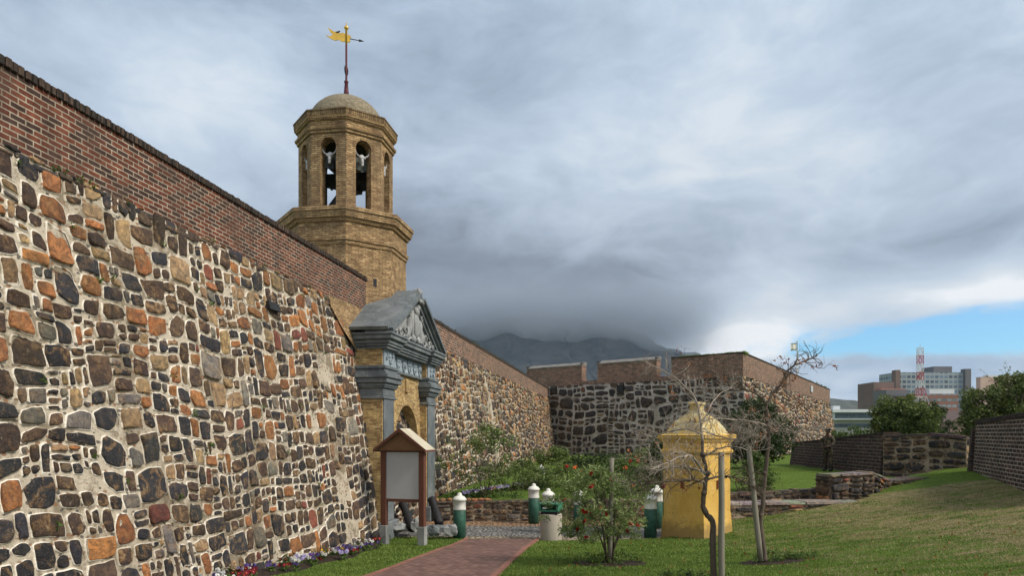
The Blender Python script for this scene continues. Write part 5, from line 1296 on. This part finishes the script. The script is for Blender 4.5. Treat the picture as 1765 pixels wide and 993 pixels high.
def make_pansy(col, c, seed):
    root = empty('pansy'); rs = random.Random(seed)
    leaves('foliage', [(0, 0, .03), (.03, .02, .05), (-.03, -.01, .04)], 16, .07, .06, M_LEAF_M, root, seed, 1.8)
    pm = simple('pansy_petals_' + col, c, var=.3, scale=30)
    for i in range(5):
        mb = MB(); x, y, z = rs.uniform(-.08, .08), rs.uniform(-.08, .08), rs.uniform(.08, .13); tl = rs.uniform(-.4, 1.2); M = Matrix.Translation((x, y, z)) @ Matrix.Rotation(rs.uniform(-1.2, .8), 4, 'Z') @ Matrix.Rotation(R(60) + tl * .3, 4, 'X')
        for k in range(5):
            a = k * 1.2566; r = .028; cxp, cyp = math.cos(a) * .018, math.sin(a) * .018
            mb.add([(cxp + r * .7 * math.cos(q * 1.047), cyp + r * .7 * math.sin(q * 1.047), .003 * (k % 3)) for q in range(6)], [(0, 1, 2, 3, 4, 5)], M)
        mb.m = 1; mb.add([(.008 * math.cos(q * 1.047), .008 * math.sin(q * 1.047), .011) for q in range(6)], [(0, 1, 2, 3, 4, 5)], M)
        mb.build('flower', [pm, M_BLACKM if col != 'crimson' else M_ORFL], root, uv=False)
    return root
protos = {k: make_pansy(k, c, i) for i, (k, c) in enumerate(PANSY.items())}
used = set()
def put_pansy(col, x, y, z, where, grp, sc=1.0):
    o = protos[col] if col not in used else copy_tree(protos[col]); used.add(col)
    o.location = (x, y, z); o.rotation_euler = (0, 0, random.uniform(-.9, .9)); o.scale = (sc,) * 3
    tag(o, '%s pansy plant %s' % (col, where), 'flower', grp)
random.seed(9); rng = random.Random(19)
for i in range(88):
    y = 7.2 + 8.9 * rng.random(); w = bedw(y); x = bedx(y) + max(.06, w) * rng.uniform(.2, .98)
    ph = (y - 7) / 9
    col = rng.choices(list(PANSY), (1.6, 1.8 if ph > .35 else .4, 3.6 * (1 - ph * .4), 1.3 if .3 < ph else .3, .2))[0]
    put_pansy(col, x, y, zlawn(x, y) + .04, 'in the bed along the foot of the rubble wall', 'pansies in the wall bed', rng.uniform(.7, 1.05))
for i in range(70):
    k = rng.random(); px = 800 + 145 * k; Y = 20.9 + 5.6 * k + rng.uniform(-.25, .25)
    put_pansy(rng.choices(list(PANSY), (3, 2, .1, 3, 1))[0], PX(px, Y), Y, zgar(0, Y) + .03, 'in the curved bed on the raised garden', 'pansies in the garden bed', 1.25)
rsx = random.Random(5); leaves('bed_plants', [(bedx(y) + .25, y, zlawn(bedx(y), y) + .08) for y in (8.2, 9.6, 11.2, 12.6, 14.6, 15.6, 15.9)], 60, .16, .13, M_LEAF_D, None, 5, 5)
tag(bpy.data.objects['bed_plants'], 'low feathery greenery between the pansies by the rubble wall', 'ground cover', kind='stuff')
mb = MB(); mb.smooth = True
vs = []; 
for j in range(31):
    k = j / 30; px = 792 + 160 * k; Y = 20.8 + 5.8 * k; vs += [(PX(px, Y - .35), Y - .35, zgar(0, Y) + .01), (PX(px, Y), Y, zgar(0, Y) + .07), (PX(px, Y + .4), Y + .4, zgar(0, Y) + .01)]
mb.add(vs, [(j * 3 + i, j * 3 + i + 1, j * 3 + i + 4, j * 3 + i + 3) for j in range(30) for i in range(2)]); tag(mb.build('flower_bed', M_SOIL, uv=False), 'curved soil bed of flowers on the raised garden', kind='structure')
gc = [(PX(px_, 20.9), 20.9, .62) for px_ in range(770, 905, 4)]
o = leaves('border_plants', [(a + random.uniform(-.1, .1), b + random.uniform(0, .9), c) for a, b, c in gc], 26, .16, .11, M_LEAF_M, None, 15, 3); tag(o, 'leafy border plants behind the garden wall', 'ground cover', kind='stuff')
mb = MB(); rng = random.Random(4)
for i in range(9):
    pxx = 752 + i * 11; p = (PX(pxx, 20.1), 20.15, .6); mb.cur = (.32 * rng.uniform(.7, 1.2), .15, .07, .3); mb.smooth = True; mb.blob(p, (.11, .08, .06), i, .25, 1)
o = mb.build('edging_stones', M_STONE, uv=False, col=True); tag(o, 'row of small orange edging stones on the low garden wall', 'edging')

# ------------------------------------------------------------------ grass blades on the near lawn
def blades(name, n, region, h, seed, mat, keepf, lab):
    rs = np.random.RandomState(seed); x0, x1, y0, y1 = region
    # more blades near the camera
    y = y0 + (y1 - y0) * rs.rand(n) ** 1.25; x = x0 + (x1 - x0) * rs.rand(n)
    px = 882.5 + F * x / y
    k = (px > -60) & (px < 1830); x, y = x[k], y[k]
    m = np.array([keepf(a, b) for a, b in zip(x, y)]); x, y = x[m], y[m]; n = len(x)
    z = np.array([zlawn(a, b) for a, b in zip(x, y)])
    a = rs.rand(n) * 6.283; w = .0035 + .0025 * rs.rand(n); w = w * (1 + y / 12); hh = h * rs.uniform(.5, 1.4, n); lx = rs.normal(0, .4, n) * hh; ly = rs.normal(0, .4, n) * hh
    c, s = np.cos(a) * w, np.sin(a) * w
    v = np.stack([np.stack([x - c, y - s, z - .005], 1), np.stack([x + c, y + s, z - .005], 1), np.stack([x + lx, y + ly, z + hh], 1)], 1).reshape(-1, 3)
    pn = np.array([mnoise.noise(Vector((p * .9, q * 1.6, 0))) for p, q in zip(x, y)])
    o = quads(name, v, np.clip(rs.normal(.5, .25, n) + pn * .5, 0, 1), mat, per=3); tag(o, lab, 'grass', kind='stuff'); return o
def kg(x, y):
    if in_path(x, y, -.01): return False
    if y > lawn_edge(x) - .05 and x < 5.6: return False
    if x < bedx(y) + max(0, bedw(y)) * .95: return False
    if y > 18.9 and x < 12.5: return False
    for (a, b, rx, ry) in ((bp.x, bp.y, .68, .4), (p2.x + .05, p2.y, .56, .28)):
        if ((x - a) / rx) ** 2 + ((y - b) / ry) ** 2 < 1: return False
    return True
blades('lawn_grass', 230000, (-6, 15, 7.6, 19.2), .028, 1, M_GRASSB, lambda x, y: kg(x, y) and (x < 4.5 or mnoise.noise(Vector((x * 1.5, y * 3.2, 5))) > -.02 * x * 0 - .1 + .05 * min(4, x - 4.5)), 'short green lawn grass in front of the gate and on the bank')
blades('dry_grass', 75000, (4.5, 15, 7.6, 19.5), .026, 2, M_GRASSDRY, lambda x, y: kg(x, y) and mnoise.noise(Vector((x * 1.5, y * 3.2, 5))) < .1, 'dry straw-coloured grass on the right bank')

# ------------------------------------------------------------------ person
def skin(name, verts, edges, radii, mat, parent, sub=2):
    me = bpy.data.meshes.new(name); me.from_pydata([tuple(v) for v in verts], edges, []); me.materials.append(mat)
    o = link(name, me, parent); m = o.modifiers.new('Skin', 'SKIN'); m.use_smooth_shade = True
    lay = me.skin_vertices[0] if len(me.skin_vertices) else None
    for i, r in enumerate(radii):
        lay.data[i].radius = r if hasattr(r, '__len__') else (r, r)
    lay.data[0].use_root = True
    s = o.modifiers.new('Sub', 'SUBSURF'); s.levels = sub; s.render_levels = sub
    return o
pp = P(1427, 812.5, 27.9)
per = tag(empty('person', (pp.x, pp.y, pp.z), R(-48)), 'person in camouflage fatigues, dark cap and black boots standing on the upper lawn', 'person')
per.location.z = zup(pp.x, pp.y)
M_SKIN = simple('skin', (.10, .055, .035), var=.1, rough=.6, bump=.05)
M_CAMO = material('camouflage_cloth', lambda t: dict(color=t.mix(t.step(t.noise(t.obj(), 9, 3, .5, color=False), .47, .5), t.mix(t.step(t.noise(t.map(t.obj(), loc=(4, 2, 1)), 12, 3), .5, .52), (.13, .095, .06), (.065, .068, .036)), (.04, .03, .022)), rough=.9, normal=t.bump(t.noise(t.obj(), 14, 4), .8, .02)))
M_BOOT = simple('black_leather', (.012, .012, .012), var=.2, rough=.5)
# local: faces -Y ; left is +X
bv = [(0, 0, .95), (0, .0, 1.12), (0, .02, 1.32), (0, .02, 1.44), (0, .0, 1.53), (0, -.015, 1.62), (0, -.02, 1.70),
      (.17, .02, 1.40), (.24, .03, 1.15), (.17, -.17, 1.03), (.10, -.22, 1.02), (-.17, .02, 1.40), (-.24, .03, 1.15), (-.17, -.17, 1.01), (-.09, -.23, 1.0),
      (.09, 0, .88), (.11, -.01, .5), (.12, .02, .1), (.13, -.10, .04), (-.09, 0, .88), (-.11, -.01, .5), (-.12, .02, .1), (-.13, -.10, .04)]
be = [(0, 1), (1, 2), (2, 3), (3, 4), (4, 5), (5, 6), (3, 7), (7, 8), (8, 9), (9, 10), (3, 11), (11, 12), (12, 13), (13, 14), (0, 15), (15, 16), (16, 17), (17, 18), (0, 19), (19, 20), (20, 21), (21, 22)]
brd = [(.13, .10), (.12, .09), (.14, .10), (.08, .07), (.055, .055), (.085, .095), (.07, .085), .055, .042, .032, .03, .055, .042, .032, .03, .08, .055, .04, .035, .08, .055, .04, .035]
body = skin('body', bv, be, brd, M_SKIN, per)
jv = bv[:4] + bv[7:10] + bv[11:14] + [(0, 0, .88)]
je = [(0, 1), (1, 2), (2, 3), (3, 4), (4, 5), (5, 6), (3, 7), (7, 8), (8, 9), (0, 10)]
skin('jacket', jv, je, [(.165, .13), (.155, .125), (.175, .135), (.11, .10), .085, .07, .055, .085, .07, .055, (.175, .135)], M_CAMO, per)
skin('trousers', [(0, 0, .93), (.095, 0, .84), (.11, -.01, .48), (.12, .015, .16), (-.095, 0, .84), (-.11, -.01, .48), (-.12, .015, .16)], [(0, 1), (1, 2), (2, 3), (0, 4), (4, 5), (5, 6)], [(.15, .12), .11, .088, .075, .11, .088, .075], M_CAMO, per)
for s in (-1, 1):
    mb = MB(); mb.smooth = True; mb.tube([(s * .12, .03, .26), (s * .12, .03, .1), (s * .12, .02, .05)], [.06, .062, .06], 12); mb.blob((s * .125, -.05, .045), (.055, .14, .05), 1, .05); mb.build('boot', M_BOOT, per, uv=False)
mb = MB(); mb.smooth = True; mb.lathe([(.098, 1.66), (.106, 1.70), (.10, 1.75), (.07, 1.785), (.0, 1.79)], 18); mb.blob((0, -.13, 1.67), (.075, .07, .014), 1, .02); mb.build('cap', M_BOOT, per, uv=False)
mb = MB(); mb.smooth = True; mb.blob((0, .02, 1.66), (.092, .09, .08), 1, .03); mb.build('hair', M_BOOT, per, uv=False)
mb = MB(); mb.smooth = True; mb.blob((0, -.115, 1.615), (.014, .022, .022), 1, .02); 
for s in (-1, 1): mb.blob((s * .09, .0, 1.62), (.012, .022, .032), 1, .02)
mb.build('face_features', M_SKIN, per, uv=False)
mb = MB(); mb.smooth = True
for s in (-1, 1):
    w0 = Vector((s * .10, -.22, 1.0))
    mb.blob(w0 + Vector((-s * .02, -.02, 0)), (.03, .035, .04), 1, .03)
    for k in range(4): mb.tube([w0 + Vector((-s * .03, -.03, .03 - k * .02)), w0 + Vector((-s * .07, -.05, .02 - k * .02)), w0 + Vector((-s * (.10 - .006 * abs(k - 1.5)), -.03, .01 - k * .02))], [.010, .009, .007], 6)
    mb.tube([w0 + Vector((0, -.02, .035)), w0 + Vector((-s * .03, -.05, .06)), w0 + Vector((-s * .06, -.05, .055))], [.011, .010, .008], 6)
mb.build('hands', M_SKIN, per, uv=False)
mb = MB(); mb.smooth = True; mb.lathe([(.0, 0), (.182, 0), (.186, .03), (.182, .06), (.0, .06)], 20, Matrix.Translation((0, 0, .93)) @ Matrix.Diagonal((1, .78, 1, 1))); mb.build('belt', M_BOOT, per, uv=False)

# ------------------------------------------------------------------ city blocks
def glaze(name, wall, glass, w, h, fw=.7, fh=.5):
    def fn(t):
        u = t.sep(t.uv()); a = t.m('FRACT', t.m('DIVIDE', u[0], w)); b = t.m('FRACT', t.m('DIVIDE', u[1], h))
        k = t.m('MULTIPLY', t.m('LESS_THAN', a, fw), t.m('LESS_THAN', b, fh)); n = t.noise(t.uv(), .35, 4)
        gl = t.mix(t.step(t.noise(t.comb(t.m('FLOOR', t.m('DIVIDE', u[0], w)), t.m('FLOOR', t.m('DIVIDE', u[1], h)), 0.0), 1.7, 1), .4, .6), glass, tuple(x * 2.2 for x in glass))
        return dict(color=t.mix(k, t.mix(t.step(n, .3, .7, 0, .4), wall, tuple(x * .75 for x in wall)), gl), rough=t.step(k, 0, 1, .9, .2))
    return material(name, fn)
def bldg(name, label, parts, roofbits=()):
    """parts: (name, px0, px1, py_top, py_bot, Y, depth, material)"""
    root = tag(empty(name, P((parts[0][1] + parts[0][2]) / 2, 760, parts[0][5])), label, 'building'); o0 = root.location.copy(); o0.z = 0; root.location = o0
    for (nm, a, b, t0, b0, Y, dp, m) in parts:
        p0 = P(a, t0, Y); p1 = P(b, b0, Y); mb = MB(); mb.box((p0.x, Y, -1 if b0 >= 745 else p1.z), (p1.x, Y + dp, p0.z)); o = mb.build(nm, m, root); o.matrix_parent_inverse = Matrix.Translation(-o0)
    return root
Mg1 = glaze('pale_glazed_facade', (.30, .34, .36), (.07, .10, .13), 3.2, 3.4, .74, .55); Mg2 = glaze('brick_city_facade', (.24, .12, .095), (.10, .13, .15), 3.0, 3.6, .8, .42)
Mc1 = simple('brown_city_concrete', (.17, .12, .105), var=.15, scale=.1); Mc2 = simple('grey_city_concrete', (.14, .14, .15), var=.1, scale=.1); Mc3 = simple('white_city_concrete', (.55, .58, .60), var=.1, scale=.1)
Mc4 = simple('shaded_city_concrete', (.36, .36, .35), var=.1, scale=.1); Mg3 = glaze('ribbon_facade', (.52, .55, .58), (.05, .07, .09), 2.0, 5.5, .85, .45)
M_GLASSD = simple('dark_window_glass', (.07, .10, .13), rough=.2, var=.3, scale=.5, bump=.0)
bldg('office_block', 'tall pale glass office block with rooftop plant room behind the antenna mast', [('facade', 1545, 1673, 642, 760, 470, 22, Mg1), ('plant_room', 1609, 1641, 632, 645, 474, 14, Mc2), ('stair_tower', 1544, 1552, 638, 760, 466, 5, Mc1), ('corner_fin', 1664, 1674, 636, 760, 468, 5, Mc2)])
bldg('brown_block', 'brown brick block at the left of the city group', [('facade', 1506, 1541, 659, 760, 430, 20, Mc1), ('upper_floor', 1519, 1560, 670, 760, 425, 18, simple('salmon_concrete', (.33, .17, .13), var=.1)), ('grey_tower', 1528, 1566, 672, 760, 415, 15, Mc2)])
bldg('brick_office', 'low red and white banded office building at the foot of the antenna mast', [('facade', 1566, 1652, 679, 760, 400, 18, Mg2), ('white_storey', 1602, 1645, 671, 700, 402, 12, Mc3)])
bldg('ribbon_window_block', 'low white building with long ribbon windows beside the bastion', [('facade', 1438, 1522, 710, 724, 220, 14, Mc3), ('roof_slab', 1436, 1524, 706, 711, 219, 16, Mc3), ('lower_storey', 1436, 1517, 724, 760, 222, 14, Mc4), ('rooftop_box', 1436, 1448, 700, 707, 224, 8, Mc3)])
rb = bpy.data.objects['ribbon_window_block']
for i in range(21):
    q0 = P(1439.5 + i * 3.9, 712.5, 220); q1 = P(1442.6 + i * 3.9, 721, 220); mb = MB(); mb.box((q0.x, 219.8, q1.z), (q1.x, 220.2, q0.z)); o = mb.build('window', M_GLASSD, rb); o.matrix_parent_inverse = Matrix.Translation(-rb.location)
mb = MB(); q0 = P(1438, 731, 222); q1 = P(1514, 737, 222); mb.box((q0.x, 221.8, q1.z), (q1.x, 222.2, q0.z)); o = mb.build('window', M_GLASSD, rb); o.matrix_parent_inverse = Matrix.Translation(-rb.location)
mb_r = [('facade', 1635, 1672, 728, 760, 200, 14, simple('pink_plaster', (.30, .20, .17), var=.15, scale=.3))]
bldg('pink_house', 'small pinkish house between the conifers and the right brick wall', mb_r)
h_ = bpy.data.objects['pink_house']; p0 = P(1632, 728, 200); p1 = P(1674, 728, 200); pm = P(1668, 707, 200)
mb = MB(); mb.prism([(p0.x, p0.z), (p1.x, p1.z), (pm.x, pm.z)], 199, 215, axis='y'); o = mb.build('roof', Mc1, h_); o.matrix_parent_inverse = Matrix.Translation(-h_.location)
bldg('cream_block', 'pale pink block at the right edge behind the shrub', [('facade', 1690, 1790, 650, 760, 420, 4, simple('cream_plaster', (.46, .33, .28), var=.15, scale=.15)), ('parapet', 1700, 1790, 647, 650, 420.5, 3, Mc3)])
# antenna mast
mr, mw_ = simple('mast_red_paint', (.42, .05, .05), var=.1), simple('mast_white_paint', (.62, .62, .64), var=.1)
Ya = 395; root = tag(empty('antenna_mast', (PX(1586, Ya), Ya, 0)), 'red and white lattice antenna mast rising among the city blocks', 'mast')
zt = P(0, 600, Ya).z; zb = P(0, 712, Ya).z; secs = 8; Lst = []
def wid(k): return 1.25 + 3.0 * max(0, (.45 - k) / .45) ** 1.2
for i in range(secs):
    k0, k1 = i / secs, (i + 1) / secs; z0, z1 = zb + (zt - zb) * k0, zb + (zt - zb) * k1; w0, w1 = wid(k0), wid(k1); mb = MB()
    cs0 = [(sx * w0, sy * w0, z0) for sx, sy in ((-1, -1), (1, -1), (1, 1), (-1, 1))]; cs1 = [(sx * w1, sy * w1, z1) for sx, sy in ((-1, -1), (1, -1), (1, 1), (-1, 1))]
    for j in range(4):
        mb.tube([cs0[j], cs1[j]], .19, 4); mb.tube([cs0[j], cs1[(j + 1) % 4]], .09, 4); mb.tube([cs0[(j + 1) % 4], cs1[j]], .09, 4); mb.tube([cs1[j], cs1[(j + 1) % 4]], .14, 4)
    mb.build('lattice_section', mr if i % 2 == 0 else mw_, root, uv=False)
for i in range(14):
    a = random.uniform(0, 6.28); z = zb + (zt - zb) * random.uniform(.5, .97); mb = MB(); mb.smooth = True; mb.blob((1.5 * math.cos(a), 1.5 * math.sin(a), z), (.4, .4, .5), i, .05, 1); mb.build('antenna_drum', mw_, root, uv=False)
mb = MB(); mb.tube([(0, 0, zt), (0, 0, zt + 2.5)], .12, 5); mb.build('top_rod', mw_, root, uv=False)

# ------------------------------------------------------------------ mountain and far hill
def ridge(name, lab, pts, Y, depth, mat, seed, rough=.12, base=740):
    """pts: photo skyline; a real body of rock behind it"""
    mb = MB(); mb.smooth = True; n = 160; m = 26; vs = []
    x0, x1 = pts[0][0], pts[-1][0]
    for j in range(m + 1):
        k = j / m
        for i in range(n + 1):
            px = x0 + (x1 - x0) * i / n
            for a, b in zip(pts, pts[1:]):
                if a[0] <= px <= b[0]: py = a[1] + (b[1] - a[1]) * (px - a[0]) / (b[0] - a[0])
            H_ = (748 - py) * Y / F; prof = min(1, (k * 2) ** .8) if k < .5 else 1 - (k - .5) * 1.2
            x = PX(px, Y) ; y = Y + depth * (k - .5)
            q = Vector((x / 260, y / 260, seed)); nz = mnoise.fractal(q, 1, 2, 6); g = abs(mnoise.noise(Vector((x / 70, z_ if False else 0, seed)))) 
            vs.append((x + depth * .05 * mnoise.noise(q * 3), y - depth * .12 * g * prof, H_ * prof * (1 + rough * nz * (1 - abs(2 * k - 1) ** 4) * (0 if k == .5 else 1)) - 5))
    fs = [(j * (n + 1) + i, j * (n + 1) + i + 1, (j + 1) * (n + 1) + i + 1, (j + 1) * (n + 1) + i) for j in range(m) for i in range(n)]
    mb.add(vs, fs); o = mb.build(name, mat, uv=False); tag(o, lab, kind='structure'); return o
M_ROCK = material('cloud_shaded_rock', lambda t: (lambda n, n2: dict(color=t.mix(t.step(n, .4, .62), (.022, .025, .028), t.mix(n2, (.04, .042, .043), (.062, .062, .06))), rough=.95, spec=.05, normal=t.bump(n, .6, 12)))(t.noise(t.map(t.obj(), (1, 1, 2.2)), .011, 8, .68, .8), t.noise(t.obj(), .03, 6, .7)))  # rock colour darkened to carry the cloud shadow over the mountain
ridge('mountain', 'dark rocky mountain with its top lost in cloud', [(640, 575), (780, 565), (830, 555), (870, 545), (960, 543), (1010, 552), (1060, 563), (1100, 574), (1135, 592), (1160, 603), (1200, 611), (1290, 640), (1420, 700), (1500, 735)], 3400, 1500, M_ROCK, 3)
ridge('far_hill', 'low hazy wooded hill behind the ribbon-window building', [(1330, 668), (1431, 684), (1460, 687), (1500, 694), (1560, 706), (1700, 735), (1800, 745)], 2600, 900, simple('hill_scrub', (.055, .06, .045), var=.3, scale=.02), 5, .08)

# ------------------------------------------------------------------ cloud on the mountain, and the air
def vol_mat(name, col, dens, aniso=.0):
    m = bpy.data.materials.new(name); m.use_nodes = True; n = m.node_tree.nodes; n.remove(n['Principled BSDF'])
    v = n.new('ShaderNodeVolumePrincipled'); v.inputs['Color'].default_value = col + (1,); v.inputs['Density'].default_value = dens; v.inputs['Anisotropy'].default_value = aniso
    m.node_tree.links.new(v.outputs[0], n['Material Output'].inputs['Volume']); return m
mb = MB(); mb.box((-3600, -70, -2), (3600, 4400, 720)); o = mb.build('haze', vol_mat('air_haze', (.60, .74, 1.0), .000055), uv=False); tag(o, 'thin bluish air haze', kind='stuff')
mb = MB(); mb.smooth = True; n = 90; ring = 14; vs = []
Yc = 3080
for i in range(n + 1):
    k = i / n; px = 560 + 800 * k; x = PX(px, Yc)
    lo = 592 + 14 * math.sin(k * 9) + 26 * mnoise.noise(Vector((k * 5, 1, 0))) + 14 * mnoise.noise(Vector((k * 14, 3, 0))) - (0 if k < .6 else -42 * (k - .6) / .4 * 1.2)
    hi = 430 + 60 * mnoise.noise(Vector((k * 4, 8, 0))) + (0 if k < .6 else 130 * (k - .6) / .4)
    e = math.sin(math.pi * k) ** .35
    zl, zh = (748 - lo) * Yc / F, (748 - hi) * Yc / F; zm = zl + (zh - zl) * .55
    for j in range(ring):
        a = 2 * math.pi * j / ring; c_, s_ = math.cos(a), math.sin(a)
        z = zm + (s_ * (zh - zm) if s_ > 0 else s_ * (zm - zl)) * e
        y = Yc + c_ * 330 * e * (abs(c_) ** .6) * (1 + .35 * mnoise.noise(Vector((k * 12, z / 130, j * .3))))
        vs.append((x, y, z + 14 * mnoise.noise(Vector((k * 25, y / 200, z / 90)))))
fs = [(i * ring + j, i * ring + (j + 1) % ring, (i + 1) * ring + (j + 1) % ring, (i + 1) * ring + j) for i in range(n) for j in range(ring)] + [tuple(range(ring - 1, -1, -1)), tuple(range(n * ring, (n + 1) * ring))]
mb.add(vs, fs); cm = vol_mat('cloud_vapour', (.52, .58, .68), .007)
t = NT(cm.node_tree); g = t.new('ShaderNodeTexCoord').outputs['Object']; gx, gy, gz = t.sep(g)[0:3]
nz = t.noise(g, .004, 4, .6); hz = t.m('ADD', gz, t.m('MULTIPLY', t.m('SUBTRACT', nz, .5), 260))
dn = t.m('MULTIPLY', t.step(hz, 760, 470), t.m('MULTIPLY', t.step(gx, 1050, 600), t.step(gx, -800, -500)))
t.put(cm.node_tree.nodes['Principled Volume'].inputs['Density'], t.m('MULTIPLY', dn, .007))
o = mb.build('cloud', cm, uv=False); tag(o, 'grey cloud bank wrapped round the mountain top', kind='stuff')

rs = np.random.RandomState(8); cc = []
while len(cc) < 260:
    y = rs.uniform(8.5, 16.5); x = rs.uniform(.6, 9.5)
    if not in_path(x, y, .05): cc.append((x, y, zlawn(x, y) + .03))
o = leaves('fallen_leaves', cc, 1, .01, .05, M_LEAF_R, None, 61, 1.6, .1); tag(o, 'scattered fallen leaves on the lawn', 'leaf litter', kind='stuff')
